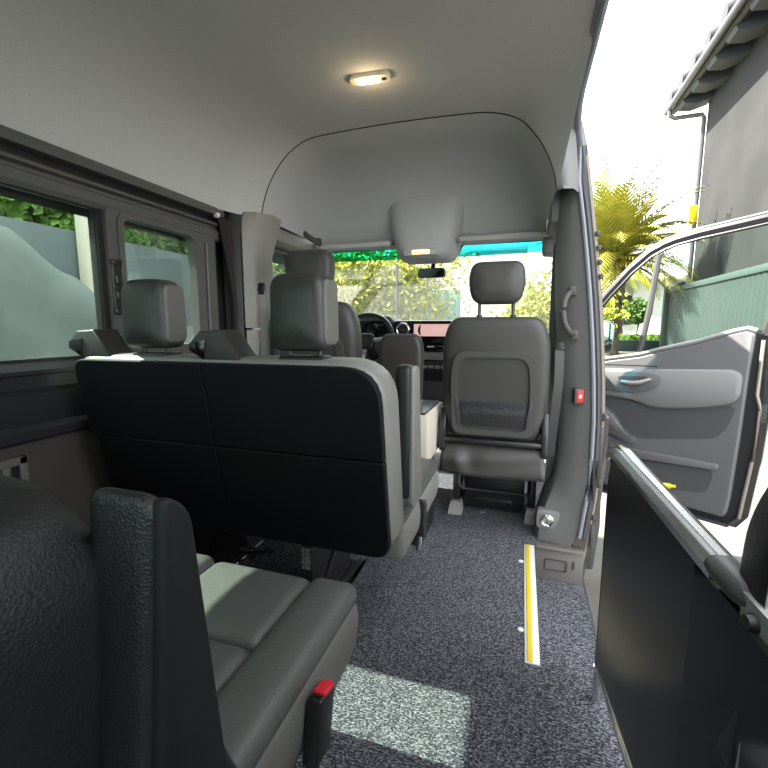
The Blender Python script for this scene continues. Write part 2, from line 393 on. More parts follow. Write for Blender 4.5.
# sliding door header and the right centre pillar, following the curved body side
PZ = [(1.90, .205), (1.80, .228), (1.664, .250), (1.50, .275), (1.33, .300), (1.16, .322), (.99, .340), (.80, .356), (.63, .366), (.45, .368), (.256, .358), (.07, .338), (-.10, .314), (-.20, .300)]
XI = [(1.90, .150), (1.80, .146), (1.664, .142), (1.50, .138), (1.33, .138), (1.16, .146), (.99, .160), (.80, .180), (.63, .194), (.45, .195), (.33, .178), (.20, .135), (.10, .108), (.0, .100)]
hdr = [(.182, y, 1.905) for y in (-.2, .3, .8, 1.2, 1.5, 1.7, 1.85)] + [(.183, 1.96, 1.90), (.187, 2.03, 1.885), (.196, 2.075, 1.85), (.213, 2.095, 1.80)]
def pil(off, y): return [(x + off, y, z) for z, x in PZ if -.0 < z < 1.79]
b = B()
rr_ = []
for (z, xi), (z2, xo) in zip(XI, PZ):
    zz = z; k = .012
    xo_ = [p[1] for p in PZ if abs(p[0] - z) < .06]; xo = xo_[0] if xo_ else xo
    rr_.append([(xi, 2.36, zz), (xi - .004, 2.20, zz), (xi + k, 2.155, zz), (xo - .095 if xo - .095 > xi + .02 else xi + .03, 2.11, zz), (xo - .055, 2.085, zz), (xo - .045, 2.10, zz), (xo - .045, 2.36, zz)])
b.loft([r for r in rr_ if r[0][2] < 1.67])
struct('trim_7', b, 'pillar', 'grey plastic trim of the centre pillar beside the step', 'pillar', ang=40)
b = B()
b.loft([r for r in rr_ if r[0][2] > 1.6])
struct('trim_8', b, 'cabliner', 'upper felt cap of the right centre pillar', 'pillar', ang=40)
HS = [(.172, y, 1.909) for y in (-.2, .3, .8, 1.2, 1.5, 1.7, 1.85)] + [(.175, 1.96, 1.904), (.181, 2.03, 1.888), (.192, 2.075, 1.852), (.208, 2.095, 1.80)]
b = B(); b.tube(HS, .012, 8); struct('trim_21', b, 'seal_l', 'blue-grey door seal along the header of the sliding door opening', 'seal')
b = B(); b.tube(hdr[-1:] + pil(-.032, 2.085), .014, 8); struct('trim_9', b, 'seal', 'dark rubber door seal around the sliding door opening', 'seal')
b = B(); b.tube([(x - .010, y, z + .006) for x, y, z in HS] + pil(-.048, 2.08), .010, 8); struct('trim_10', b, 'seal_l', 'pale grey inner lip of the sliding door seal', 'seal')
b = B()
jr = []
for z, x in PZ: jr.append([(x - .03, 2.10, z), (x - .012, 2.085, z), (x - .002, 2.095, z), (x + .004, 2.13, z), (x + .012, 2.16, z), (x + .006, 2.22, z), (x - .05, 2.30, z), (x - .06, 2.12, z)])
b.loft(jr); jb = struct('trim_11', b, 'jamb', 'painted metal jamb of the sliding door opening with catches', 'pillar', ang=30)
c = B()
for z, x, h in ((1.43, .292, .03), (1.37, .30, .03), (1.31, .308, .03), (1.25, .316, .03), (.63, .368, .05), (.32, .364, .06), (.16, .352, .04)):
    c.box((x - .012, 2.078, z), (x + .004, 2.10, z + h * .7), .003); 
c.box((.345, 2.082, .36), (.366, 2.10, .60), .004); c.box((.335, 2.082, .02), (.352, 2.1, .14), .004)
mk('catch_plate', c, 'rail', jb)
b = B(); b.loft([[(x + .012, 2.15, z), (x + .03, 2.17, z), (x + .032, 2.3, z), (x + .012, 2.3, z)] for z, x in PZ if z < .7]); struct('trim_12', b, 'body', 'dark painted outer body side below the pillar', 'pillar')
b = B(); b.prism(rpoly([(.335, -.13), (.372, -.13), (.39, .10), (.385, .27), (.36, .30), (.34, .12)], .02), 'y', 2.17, 2.24, .006); mk('rubber_cover', b, 'rail', jb)
# header skin
b = B(); b.loft([[(.165, y, 1.912), (.176, y, 1.91), (.186, y, 1.92), (.19, y, 1.95), (.15, y, 1.96)] for y in (-1.3, 2.06)]); struct('trim_13', b, 'jamb', 'painted header above the sliding door opening', 'header', smooth=False)
# sill under the step
b = B(); b.box((.322, -1.3, -.24), (.338, 2.2, -.162), .004); struct('trim_14', b, 'scuff', 'taupe sill along the door threshold', 'sill')
b = B(); b.box((-1.52, -1.3, -.3), (.29, 3.5, -.21)); b.box((-1.52, 2.1, -.28), (-1.46, 3.5, .9)); struct('trim_15', b, 'black', 'dark underbody of the van', 'underbody', smooth=False)
# scuff panel on the front face of the well
b = B(); b.box((.085, 2.075, -.165), (.315, 2.092, .0), .006); b.prism(rrect(.10, -.006, .31, .012, .004), 'y', 2.06, 2.10, .003)
sp_ = struct('trim_16', b, 'scuff', 'taupe scuff panel on the front face of the step well', 'panel')
c = B(); frame_ring(c, rrect(.145, -.108, .245, -.052, .012), rrect(.149, -.104, .241, -.056, .010), 'y', 2.068, 2.076); mk('socket_flap', c, 'rail', sp_)
mk('switch', B().box((.268, 2.07, -.09), (.278, 2.076, -.05), .002), 'rail', sp_)

# left centre pillar trim, pale on the inner face, dark on its back face
b = B()
zs = [(1.04, 1.0), (1.25, 1.0), (1.42, 1.0), (1.52, 1.0), (1.58, .9), (1.615, .7)]
def lp(z, k):
    x0 = -1.405 + .02 * (1.6 - z) * 0; flare = .0 if z < 1.42 else (z - 1.42) * .28
    return [(x0, 1.93 + (1 - k) * .05, z), (-1.345, 1.89 + (1 - k) * .1, z), (-1.305 + flare * .2, 1.93 + (1 - k) * .05, z), (-1.302 + flare, 2.03, z), (-1.32 + flare, 2.12 + flare * .3, z), (-1.46, 2.18, z), (-1.46, 1.95, z)]
lowz = [(0.0, 1), (.5, 1), (1.03, 1)]
b.loft([lp(z, k) for z, k in zs]); b.loft([[(p[0] + .006 * (1 if p[0] > -1.4 else 0), p[1], p[2]) for p in lp(z, k)] for z, k in lowz])
lpil = struct('trim_17', b, 'pillar_l', 'pale plastic trim of the left centre pillar', 'pillar', ang=40)
b = B(); b.loft([[(-1.44, 1.86 + .03 * (z > 1.55), z), (-1.40, 1.855 + .03 * (z > 1.55), z), (-1.352, 1.885 + .03 * (z > 1.55), z), (-1.40, 1.93, z), (-1.44, 1.93, z)] for z in (.75, 1.2, 1.5, 1.56, 1.60)])
struct('trim_18', b, 'rail', 'dark rear face of the left centre pillar', 'pillar', ang=40)

# cab sides, A pillars and screens
b = B()
b.loft([[(-1.50, 2.18, z), (-1.44, 2.18, z), (-1.44, 2.95, z), (-1.50, 2.95, z)] for z in (-.1, .86)])
struct('wall_front', b, 'door_g', 'closed driver door below its window', 'door', smooth=False)
b = B(); b.tube([(-1.34, 2.62, 1.575), (-1.40, 2.9, 1.34), (-1.45, 3.3, 1.0)], .045, 8); b.box((-1.47, 2.1, 1.52), (-1.32, 2.68, 1.60), .02); struct('trim_19', b, 'pillar_l', 'pale left windscreen pillar with roof rail', 'pillar')
b = B(); b.tube([(.20, 2.62, 1.575), (.27, 2.9, 1.34), (.33, 3.3, 1.0)], .035, 8); b.tube([(.30, 3.28, 1.0), (.33, 3.2, .3), (.31, 3.2, -.1)], .05, 8); b.box((.10, 2.2, 1.52), (.23, 2.70, 1.80), .02); b.box((.085, 2.60, 1.44), (.23, 2.72, 1.84), .02); b.loft([[(.125 + .02 * (z < .9), 2.30, z), (.24, 2.30, z), (.24, 2.44, z), (.13 + .02 * (z < .9), 2.44, z)] for z in (.0, .5, 1.0, 1.45)]); struct('trim_20', b, 'pillar', 'grey right windscreen pillar beside the open door', 'pillar')
def ws(y_t):  # windscreen point: u across -1..1, t down 0..1
    pass
def wpt(u, t):
    hw = .76 + .10 * t; return (-.57 + u * hw, 2.70 + .68 * t + .06 * (1 - u * u), 1.545 - .58 * t)
def wsheet(t0, t1, th=.004):
    r = []
    for i in range(7):
        t = t0 + (t1 - t0) * i / 6; r.append([wpt(-1 + 2 * j / 12, t) for j in range(13)])
    g = B(); g.loft(r, closed=False); return g
w = struct('window_3', wsheet(-.05, 1.02), 'g_clear', 'windscreen of the van', 'window', ang=80)
g = wsheet(-.04, .105); bmesh.ops.translate(g.bm, vec=(0, -.006, 0), verts=g.bm.verts); mk('sun_band', g, 'g_band', w)
b = B(); b.prism([(-.80, 1.55), (-.36, 1.55), (-.40, 1.475), (-.45, 1.455), (-.70, 1.455), (-.76, 1.475)], 'y', 2.735, 2.742); mk('sensor_cover', b, 'black', w)
w = struct('window_4', B().box((-1.452, 2.18, .86), (-1.448, 2.95, 1.54)), 'g_clear', 'driver door side window', 'window')
b = B(); b.box((-1.47, 2.15, .84), (-1.43, 3.0, .885), .01); b.box((-1.47, 2.9, .86), (-1.43, 2.95, 1.3), .01); b.box((-1.465, 2.12, 1.50), (-1.435, 2.7, 1.54), .01); mk('window_frame', b, 'satin', w)

# ================================================================== DASHBOARD
D = thing('dashboard', (-.57, 3.0, .4), 'dark grey dashboard below the windscreen', 'dashboard')
b = B(); b.prism(rpoly([(2.98, .35), (2.90, .70), (2.82, .88), (2.84, .98), (2.92, 1.015), (3.42, .965), (3.42, .35)], .03), 'x', -1.44, .24, .01); mk('body', b, 'dash', D)
b = B(); b.prism(rrect(-.815, .935, -.33, 1.085, .025), 'y', 2.735, 2.87, .008); mk('display_bezel', b, 'gloss', D)
scr = mk('screen', B().box((-.672, 2.729, .985), (-.405, 2.733, 1.062), .002), 'screen', D)
b = B(); b.prism([(-.622 + .022 * math.cos(t), 1.023 + .034 * math.sin(t)) for t in [R(90 + 12 * i) for i in range(16)]] + [(-.622 + .006 * math.cos(t), 1.023 + .034 * math.sin(t)) for t in [R(270 - 12 * i) for i in range(1, 15)]], 'y', 2.7265, 2.7285); mk('map_mark', b, 'screen_d', scr)
b = B(); b.tube([(-.745 + .040 * math.cos(t), 2.728, 1.025 + .040 * math.sin(t)) for t in [2 * math.pi * i / 24 for i in range(24)]], .008, 8, closed=True); v = mk('air_vent', b, 'alu', D)
b = B(); b.prism([(-.745 + .034 * math.cos(2 * math.pi * i / 20), 1.025 + .034 * math.sin(2 * math.pi * i / 20)) for i in range(20)], 'y', 2.727, 2.735); mk('vent_core', b, 'black', v)
mk('vent_blade', B().box((-.765, 2.722, 1.019), (-.725, 2.728, 1.031), .003), 'rail', v)
b = B(); b.prism(rrect(-.70, .885, -.36, .932, .01), 'y', 2.745, 2.86, .004); mk('control_strip', b, 'gloss', D)
b = B(); b.prism(rrect(-.585, .913, -.545, .922, .003), 'y', 2.742, 2.745); mk('warning_switch', b, 'white', D)
b = B(); b.prism(rrect(-.70, .83, -.36, .885, .01), 'y', 2.755, 2.87, .006); mk('trim_band', b, 'dash_l', D)
b = B(); b.prism(rrect(-.70, .70, -.36, .825, .01), 'y', 2.765, 2.9, .006); mk('switch_panel', b, 'satin', D)
for i in range(7): mk('switch', B().box((-.665 + .042 * i, 2.758, .775), (-.632 + .042 * i, 2.768, .795), .003), 'dash_l', D)
b = B(); b.prism(rrect(-.72, .40, -.34, .70, .02), 'y', 2.79, 3.0, .01); mk('lower_stack', b, 'dash', D)
b = B(); b.prism([(-1.17, .98), (-1.16, 1.07), (-1.10, 1.115), (-.98, 1.128), (-.86, 1.115), (-.80, 1.06), (-.78, .98)], 'y', 2.80, 3.0, .012, 3); mk('cluster_hood', b, 'dash', D)
b = B(); b.prism(rrect(-1.13, .97, -.83, 1.085, .03), 'y', 2.786, 2.80, .004); mk('instrument_cluster', b, 'gloss', D)
# steering wheel
S = thing('steering_wheel', (-.965, 2.60, .96), 'black leather steering wheel in front of the driver seat', 'steering wheel')
RT = Matrix.Translation((-.965, 2.60, .96)) @ Matrix.Rotation(R(-28), 4, 'X')
b = B(); b.tube([(.185 * math.cos(2 * math.pi * i / 40), 0, .185 * math.sin(2 * math.pi * i / 40)) for i in range(40)], .015, 10, closed=True, xf=RT); mk('rim', b, 'satin', S)
b = B(); b.prism(rrect(-.065, -.06, .065, .05, .04), 'y', -.005, .05, .012, 3, xf=RT); mk('airbag_cover', b, 'black', S)
for sx, ex, ez in ((-.05, -.175, .02), (.05, .175, .02), (0, 0, -.175)):
    b = B(); b.tube([(sx, .02, ez * .2), (ex, .008, ez)], [.025, .018], 8, xf=RT, flat=.6); mk('spoke', b, 'dash_l', S)
b = B(); b.tube([(0, .03, 0), (0, .24, -.02)], .035, 12, xf=RT); mk('column', b, 'black', S)

# mirror, visors, overhead console, lamps
Mi = thing('rear_view_mirror', (-.552, 2.70, 1.37), 'black interior rear-view mirror hanging from the windscreen', 'mirror')
b = B(); b.prism(rpoly([(-.642, 1.345), (-.462, 1.345), (-.466, 1.405), (-.638, 1.405)], .025), 'y', 2.675, 2.70, .008); mk('housing', b, 'satin', Mi)
b = B(); b.prism(rpoly([(-.634, 1.351), (-.470, 1.351), (-.474, 1.399), (-.630, 1.399)], .02), 'y', 2.672, 2.676); mk('mirror_glass', b, 'mirror', Mi)
b = B(); b.tube([(-.552, 2.69, 1.38), (-.55, 2.718, 1.405), (-.55, 2.74, 1.46)], .014, 8); mk('stem', b, 'satin', Mi)
def visor(name, x0, x1, label):
    V = thing(name, ((x0 + x1) / 2, 2.6, 1.53), label, 'sun visor', 'sun visors')
    b = B(); b.prism(rpoly([(2.50, 1.515), (2.50, 1.548), (2.66, 1.563), (2.66, 1.545)], .012), 'x', x0, x1, .012, 3); mk('visor_panel', b, 'visor', V)
    b = B(); b.tube([(x0 + .03, 2.652, 1.552), (x1 - .03, 2.652, 1.552)], .008, 8); mk('hinge_rod', b, 'rail', V)
visor('sun_visor', -1.225, -.765, 'pale folded sun visor above the driver side of the windscreen')
visor('sun_visor', -.365, .11, 'pale folded sun visor above the passenger side of the windscreen')
O = thing('overhead_console', (-.565, 2.42, 1.5), 'grey overhead console bulging from the cab headliner with lamp', 'overhead console')
b = B(); 
rg = []
for z, y, hw in ((1.86, 2.55, .30), (1.80, 2.515, .262), (1.72, 2.475, .238), (1.62, 2.455, .215), (1.53, 2.445, .192), (1.47, 2.45, .172), (1.445, 2.465, .155), (1.434, 2.50, .135), (1.432, 2.58, .115)):
    row = []
    for k in range(25):
        t = math.pi * k / 24; cx, sy = math.cos(t), math.sin(t)
        row.append((-.565 + hw * math.copysign(abs(cx) ** .55, cx), 2.70 + (y - 2.70) * abs(sy) ** .55, z))
    rg.append(row)
b.loft(rg); mk('housing', b, 'cabliner', O, ang=80)
b = B(); b.prism(rrect(-.665, 1.446, -.465, 1.482, .012), 'y', 2.441, 2.47, .004); lb = mk('lamp_bezel', b, 'visor', O)
b = B(); b.prism(rrect(-.615, 1.452, -.515, 1.474, .006), 'y', 2.437, 2.45, .002); mk('lamp_lens', b, 'lens_d', lb)
L = thing('ceiling_lamp', (-.572, 1.615, 1.955), 'lit oval courtesy lamp on the felt ceiling', 'ceiling lamp')
XLm = Matrix.Translation((-.572, 1.615, 1.945)) @ Matrix.Rotation(R(4), 4, 'Z')
b = B(); b.prism(rrect(-.078, -.026, .078, .026, .026, 8), 'z', -.002, .020, .004, 3, xf=XLm); lo = mk('bezel', b, 'bezel', L)
b = B(); b.prism(rrect(-.048, -.019, .036, .019, .012, 6), 'z', -.005, .002, .002, xf=XLm); mk('lens', b, 'lens', L)
b = B(); b.prism(rrect(.044, -.008, .062, .008, .006, 5), 'z', -.005, .002, .001, xf=XLm); mk('switch', b, 'black', L)

# ================================================================== SEATS
LEAN = shear_y(.5, -.18)
def bench(loc, y0, label, first):
    """two-place bench; y0 = rear face of the backrest at z .5"""
    T = thing('bench_seat', loc, label, 'bench seat')
    X0, X1 = (-1.335 if first else -1.375), (-.318 if first else -.322)
    zt = .965 if first else .925; zb = .415 if first else .36
    b = B(); b.pad(rpoly([(X0 + .04, zb), (X1, zb), (X1, zt), (X0, zt)], [.06, .05, .12, .06], 7), 'y', y0, y0 + .155, .035, .0, xf=LEAN)
    bk = mk('backrest', b, 'leather' if not first else 'lit_side', T)  # middle bench: pale body colour stands for door light on its side
    b = B()
    if first:
        xm, zm = -.845, .70; e = .004
        def shell(u0, v0, u1, v1, rad): b.pad(rpoly([(u0, v0), (u1, v0), (u1, v1), (u0, v1)], rad, 6), 'y', y0 - .010, y0 + .028, .005, .0, n=3, xf=LEAN)
        shell(X0 + .03, zb - .01, xm - .0005, zm - .0005, [.05, .004, .004, .004]); shell(xm + .0005, zb - .01, X1 - .008, zm - .0005, [.004, .05, .004, .004])
        shell(X0 + .006, zm + .0005, xm - .0005, zt - .015, [.004, .004, .004, .05]); shell(xm + .0005, zm + .0005, X1 - .008, zt - .015, [.004, .004, .10, .004])
    else:
        b.pad(rpoly([(X0 + .01, .37), (X1 - .012, .37), (X1 - .012, zt - .012), (X0 + .01, zt - .012)], [.05, .05, .10, .05], 7), 'y', y0 - .008, y0 + .03, .016, .006, xf=LEAN)
    mk('back_cover', b, 'leather_b' if first else 'leather', T)
    # cushion: a base with pillowed panels that meet in seams
    yf = y0 + .72 if first else y0 + .655; yb = y0 + .13
    b = B(); b.pad(rpoly([(yb, .33), (yf - .02, .33), (yf, .42), (yf - .02, .455), (yb, .455)], [.02, .06, .03, .03, .01], 5), 'x', X0, X1, .022, .004); cu = mk('cushion', b, 'lit_side_dim' if not first else 'lit_side', T)  # cushion side colour carries the light from the right
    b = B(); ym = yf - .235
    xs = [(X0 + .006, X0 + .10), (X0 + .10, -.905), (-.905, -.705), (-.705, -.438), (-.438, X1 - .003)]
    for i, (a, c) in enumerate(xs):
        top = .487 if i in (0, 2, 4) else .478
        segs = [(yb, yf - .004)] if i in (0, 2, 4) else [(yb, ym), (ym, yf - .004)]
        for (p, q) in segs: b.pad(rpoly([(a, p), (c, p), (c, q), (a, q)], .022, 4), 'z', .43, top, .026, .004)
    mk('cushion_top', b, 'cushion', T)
    # headrests
    if first:
        for xc in (-1.052, -.553):
            h = B(); h.pad(rpoly([(xc - .082, .985), (xc + .082, .985), (xc + .078, 1.185), (xc - .078, 1.185)], [.03, .03, .045, .045], 6), 'y', y0 - .085, y0 + .02, .030, .006)
            ho = mk('headrest', h, 'headrest', T)
            h = B(); h.pad(rpoly([(y0 - .072, 1.0), (y0 + .010, 1.0), (y0 + .008, 1.168), (y0 - .070, 1.168)], .025, 5), 'x', xc + .066, xc + .085, .008); mk('lit_side_panel', h, 'lit_side_dim', ho)  # light from the right put into the side pad's colour
            h = B(); h.tube([(xc + .079 - .022, y0 - .078, .985 + .02), (xc + .0765 - .02, y0 - .083, 1.16)], .0025, 6); mk('seam', h, 'black', ho)
            for dx in (-.045, .045): mk('post', B().tube([(xc + dx, y0 - .03, .945), (xc + dx, y0 - .03, 1.0)], .007, 10), 'satin', ho)
            mk('post_guide', B().box((xc - .065, y0 - .06, .955), (xc + .065, y0 + .01, .972), .008), 'black', ho)
        for xa in (-1.358, -.895):
            pr = [(xa + .04, .955), (xa, .985), (xa + .004, 1.008), (xa + .035, 1.036), (xa + .105, 1.040), (xa + .17, .955)]
            h = B(); h.prism(pr, 'y', y0 - .07, y0 + .02, .007, 3); bo = mk('belt_outlet', h, 'headrest', T)
            h = B(); h.prism([(xa + .05, .958), (xa + .002, .982), (xa + .004, 1.004), (xa + .060, 1.012)], 'y', y0 - .0735, y0 - .066, .002); mk('belt_slot', h, 'gloss', bo)
    # raised armrest on the aisle side
    xa0, xa1 = -.346, -.290
    if first: ya = y0 + .12; pr = [(ya, .535), (ya + .10, .535), (ya + .075, .938), (ya + .005, .938)]
    else:
        xa0, xa1 = -.340, -.264; ya = .245; pr = [(ya - .035, .50), (ya + .06, .50), (ya + .036, .900), (ya + .006, .924)]
    b = B(); b.pad(rpoly(pr, [.02, .02, .03, .025], 6), 'x', xa0, xa1 - .010, .015, .002); am = mk('armrest', b, 'leather', T)
    b = B(); b.prism(rpoly([(pr[0][0] + .006, pr[0][1] - .03), (pr[1][0] + (.03 if first else .022), pr[1][1] - .03), (pr[2][0] + .004, pr[2][1] - .004), (pr[3][0] + .004, pr[3][1] - .004)], [.03, .04, .03, .025], 6), 'x', xa1 - .014, xa1, .005, 3); mk('armrest_shell', b, 'shell_d' if not first else 'lit_side', am)  # on the middle bench the pale shell colour carries the side light
    if not first:
        b = B(); b.pad(rpoly([(ya - .05, .40), (ya + .19, .40), (ya + .12, .55), (ya + .07, .70), (ya + .0, .70)], .04, 6), 'x', -.352, -.30, .015, .002); mk('side_bolster', b, 'leather', T)
    # pedestal
    for xl, yl in ((-.70, y0 + .22), (-1.24, y0 + .22)):
        b = B(); b.box((xl - .022, yl, .0), (xl + .022, yl + .36, .34), .006); b.box((xl - .06, yl - .02, 0), (xl + .06, yl + .40, .012), .003); b.tube([(xl + .024, yl + .03, .03), (xl + .03, yl + .30, .30)], .01, 8); lg = mk('leg', b, 'satin', T)
        mk('floor_rail', B().box((xl + .065, yl - .08, 0), (xl + .085, yl + .42, .014), .003), 'chrome', lg)
        if first and xl > -1:
            mk('sticker', B().box((xl - .018, yl - .002, .19), (xl + .016, yl + .0, .27)), 'fabric_stick', lg)
            mk('sticker', B().box((xl - .014, yl - .002, .09), (xl + .012, yl + .0, .125)), 'white', lg)
        if first and xl < -1: mk('sticker', B().box((xl - .014, yl - .002, .09), (xl + .012, yl + .0, .125)), 'white', lg)
    b = B(); b.box((-1.30, y0 + .25, .30), (-.42, y0 + .31, .345), .008); b.box((-1.30, y0 + .52, .30), (-.42, y0 + .58, .345), .008); mk('seat_frame', b, 'black', T)
    if first:
        b = B(); b.tube([(-1.02 + .05 * math.cos(t), y0 + .30 + .05 * math.sin(t), .15) for t in [2 * math.pi * i / 20 for i in range(20)]], .006, 8, closed=True); b.tube([(-1.12, y0 + .25, .15), (-.92, y0 + .36, .15)], .008, 8); mk('belt_reel', b, 'satin', T)
        b = B(); b.pad(rpoly([(y0 + .33, .315), (y0 + .37, .315), (y0 + .375, .44), (y0 + .34, .45)], .012, 4), 'x', -.332, -.298, .008); mk('recline_lever', b, 'satin', T)
        b = B(); b.tube([(-.318, y0 + .345, .32), (-.322, y0 + .345, .26)], .01, 8); mk('lever_bracket', b, 'alu', T)
    else:
        bx = Matrix.Translation((-.302, y0 + .40, .40)) @ Matrix.Rotation(R(-14), 4, 'X')
        b = B(); b.box((-.014, -.028, -.07), (.014, .028, .035), .005, 3, xf=bx); bu = mk('belt_buckle', b, 'black', T)
        b = B(); b.box((-.011, -.012, .030), (.013, .026, .040), .003, 3, xf=bx); mk('red_button', b, 'red', bu)
        b = B(); b.box((-.010, -.024, .030), (.010, -.016, .037), .001, xf=bx); mk('tongue_slot', b, 'gloss', bu)
        b = B(); b.box((-.012, -.012, -.20), (.004, .012, -.06), .003, xf=bx); mk('buckle_stalk', b, 'black', bu)
    return T
bench((-.85, 1.3, 0), 1.06, 'black leather bench with two headrests in front of the nearest bench', True)
bench((-.85, .4, 0), .185, 'nearest black leather bench with pointed raised armrest and red buckle', False)

def cab_seat(loc, label):
    """front seat seen from behind, built about x = 0"""
    T = thing('front_seat', loc, label, 'seat', 'front cab seats')
    ox, oy, oz = loc
    def P(pts): return [(u + ox, v + oz) for u, v in pts]
    y = oy - .2
    L2 = shear_y(.5 + oz, -.10)
    out = rpoly([(-.215, .50), (.215, .50), (.245, .75), (.242, .98), (.205, 1.092), (-.205, 1.092), (-.242, .98), (-.245, .75)], [.06, .06, .05, .10, .10, .10, .10, .05], 6)
    b = B(); b.pad(P(out), 'y', y, y + .13, .045, .012, n=5, xf=L2); mk('backrest', b, 'grey_leather', T)
    # back shell with raised rim
    o = P(rpoly([(-.185, .535), (.185, .535), (.195, .80), (.175, .935), (-.175, .935), (-.195, .80)], [.05, .05, .05, .06, .06, .05], 6))
    cx, cz = ox, oz + .735
    inn = [(cx + (u - cx) * .84, cz + (v - cz) * .86) for u, v in o]
    b = B(); frame_ring(b, o, inn, 'y', y - .026, y + .02); bmesh.ops.transform(b.bm, matrix=L2, verts=b.bm.verts); bp = mk('back_shell', b, 'shell', T)
    b = B(); b.prism(inn, 'y', y - .014, y + .02, xf=L2); mk('shell_panel', b, 'grey_leather', bp)
    b = B(); b.prism(P(rrect(-.145, .578, .145, .70, .012)), 'y', y - .022, y - .008, .004, xf=L2); mk('map_pocket', b, 'net', bp)
    for sx in (-1, 1):
        b = B(); b.prism(P([(sx * .145, .585), (sx * .162, .585), (sx * .176, .715), (sx * .166, .715)]), 'y', y - .030, y - .01, .003, xf=L2); mk('pocket_rib', b, 'rail', bp)
    # headrest on two posts
    b = B(); b.pad(P(rpoly([(-.105, 1.148), (.105, 1.148), (.128, 1.25), (.112, 1.338), (-.112, 1.338), (-.128, 1.25)], [.05, .05, .05, .06, .06, .05], 6)), 'y', y - .06, y + .04, .035, .008, n=5); h = mk('headrest', b, 'grey_leather', T)
    for dx in (-.075, .075):
        mk('post', B().tube([(ox + dx, y - .01, oz + 1.08), (ox + dx, y - .01, oz + 1.16)], .008, 10), 'rail', h)
        mk('post_guide', B().tube([(ox + dx, y - .01, oz + 1.082), (ox + dx, y - .01, oz + 1.10)], .014, 10), 'black', h)
    # side recliner brackets
    for sx in (-1, 1):
        b = B(); b.prism([(oy - .17 + u, oz + v) for u, v in rpoly([(-.06, .44), (.10, .43), (.08, .60), (0, .66), (-.05, .56)], .025)], 'x', ox + sx * .222, ox + sx * .252, .006); mk('recliner_cover', b, 'satin', T)
    mk('crossbar', B().box((ox - .235, y - .02, oz + .485), (ox + .235, y + .03, oz + .512), .01), 'satin', T)
    # cushion and hanging skirt
    b = B(); b.pad([(oy + u, oz + v) for u, v in rpoly([(-.06, .39), (.40, .40), (.42, .47), (.36, .53), (-.06, .49)], [.03, .05, .05, .05, .02], 5)], 'x', ox - .24, ox + .24, .04, .008); mk('cushion', b, 'grey_leather', T)
    rg = []
    for i in range(9):
        v = i / 8; z = .485 - .145 * v; row = []
        for j in range(25):
            u = j / 24; yy = y + .02 - .055 * math.sin(v * 2.2) + .006 * math.sin(u * 7 + v * 3) * v - .018 * math.exp(-((u - .12 - .1 * v) / .07) ** 2) * math.sin(v * 3.1) + .012 * math.exp(-((u - .30) / .09) ** 2) * math.sin(v * 3.1) + .007 * math.sin(v * 9 + u * 3)
            row.append((ox - .235 - .012 * v + (.47 + .022 * v) * u, yy, oz + z - .012 * math.sin(u * math.pi) * v))
        rg.append(row)
    b = B(); b.loft(rg, closed=False); sk = mk('skirt', b, 'grey_leather', T, ang=80); sk.modifiers.new('thick', 'SOLIDIFY').thickness = .004
    # pedestal box with tube frame and feet
    b = B(); b.box((ox - .165, oy + .13, .02), (ox + .165, oy + .46, oz + .40), .012); b.prism(rrect(ox - .10, .05, ox + .10, .085, .015), 'y', oy + .122, oy + .14, .004); mk('pedestal', b, 'black', T)
    b = B(); b.tube([(ox - .19, oy + .10, oz + .39), (ox - .19, oy + .10, .16), (ox - .17, oy + .10, .135), (ox + .17, oy + .10, .135), (ox + .19, oy + .10, .16), (ox + .19, oy + .10, oz + .39)], .008, 8); mk('tube_frame', b, 'satin', T)
    for sx in (-1, 1):
        mk('leg', B().box((ox + sx * .205 - .02, oy + .10, .03), (ox + sx * .205 + .02, oy + .44, oz + .40), .006), 'satin', T)
        b = B(); b.loft([[(ox + sx * .205 + a * w, oy + c, z) for a, c in ((-1, .04 + q), (1, .04 + q), (1, .14), (-1, .14))] for z, w, q in ((0, .038, 0), (.045, .032, .015), (.065, .025, .03))]); mk('foot_cover', b, 'belt', T, smooth=False)
    return T
ps = cab_seat((-.12, 2.27, 0), 'grey front passenger seat with net pocket seen from behind')
dr = cab_seat((-1.0, 2.15, .075), 'grey driver seat half hidden behind the middle bench')

# pad standing between the front seats on the console
K = thing('center_console', (-.50, 1.98, 0), 'cream sided box between the front seats with upright brown-black pad', 'console')
b = B(); b.box((-.60, 1.83, .43), (-.385, 2.22, .655), .008); mk('box_body', b, 'cream', K)
mk('base', B().box((-.58, 1.90, .0), (-.42, 2.20, .43), .01), 'black', K)
b = B(); b.box((-.59, 1.85, .655), (-.40, 2.2, .665), .004); mk('top_tray', b, 'black', K)
pdm = mat('brown-black pad', (.030, .024, .022), .5, bump=(420, .2, 'v'))
b = B(); b.pad(rpoly([(-.612, .70), (-.425, .70), (-.418, .96), (-.44, 1.012), (-.60, 1.012), (-.618, .96)], [.02, .02, .03, .05, .05, .03], 6), 'y', 1.84, 1.91, .018, .004); pu = mk('upright_pad', b, pdm, K)
b = B(); frame_ring(b, [( -.518 + (u + .518) * 1.0, v) for u, v in rpoly([(-.616, .70), (-.421, .70), (-.414, .96), (-.436, 1.016), (-.604, 1.016), (-.622, .96)], [.02, .02, .03, .05, .05, .03], 6)], rpoly([(-.606, .71), (-.431, .71), (-.424, .96), (-.442, 1.006), (-.598, 1.006), (-.612, .96)], [.02, .02, .03, .05, .05, .03], 6), 'y', 1.872, 1.88); mk('piping', b, 'rail', pu)
for dx in (-.55, -.425): mk('post', B().tube([(dx, 1.875, .65), (dx, 1.875, .72)], .007, 8), 'alu', K)

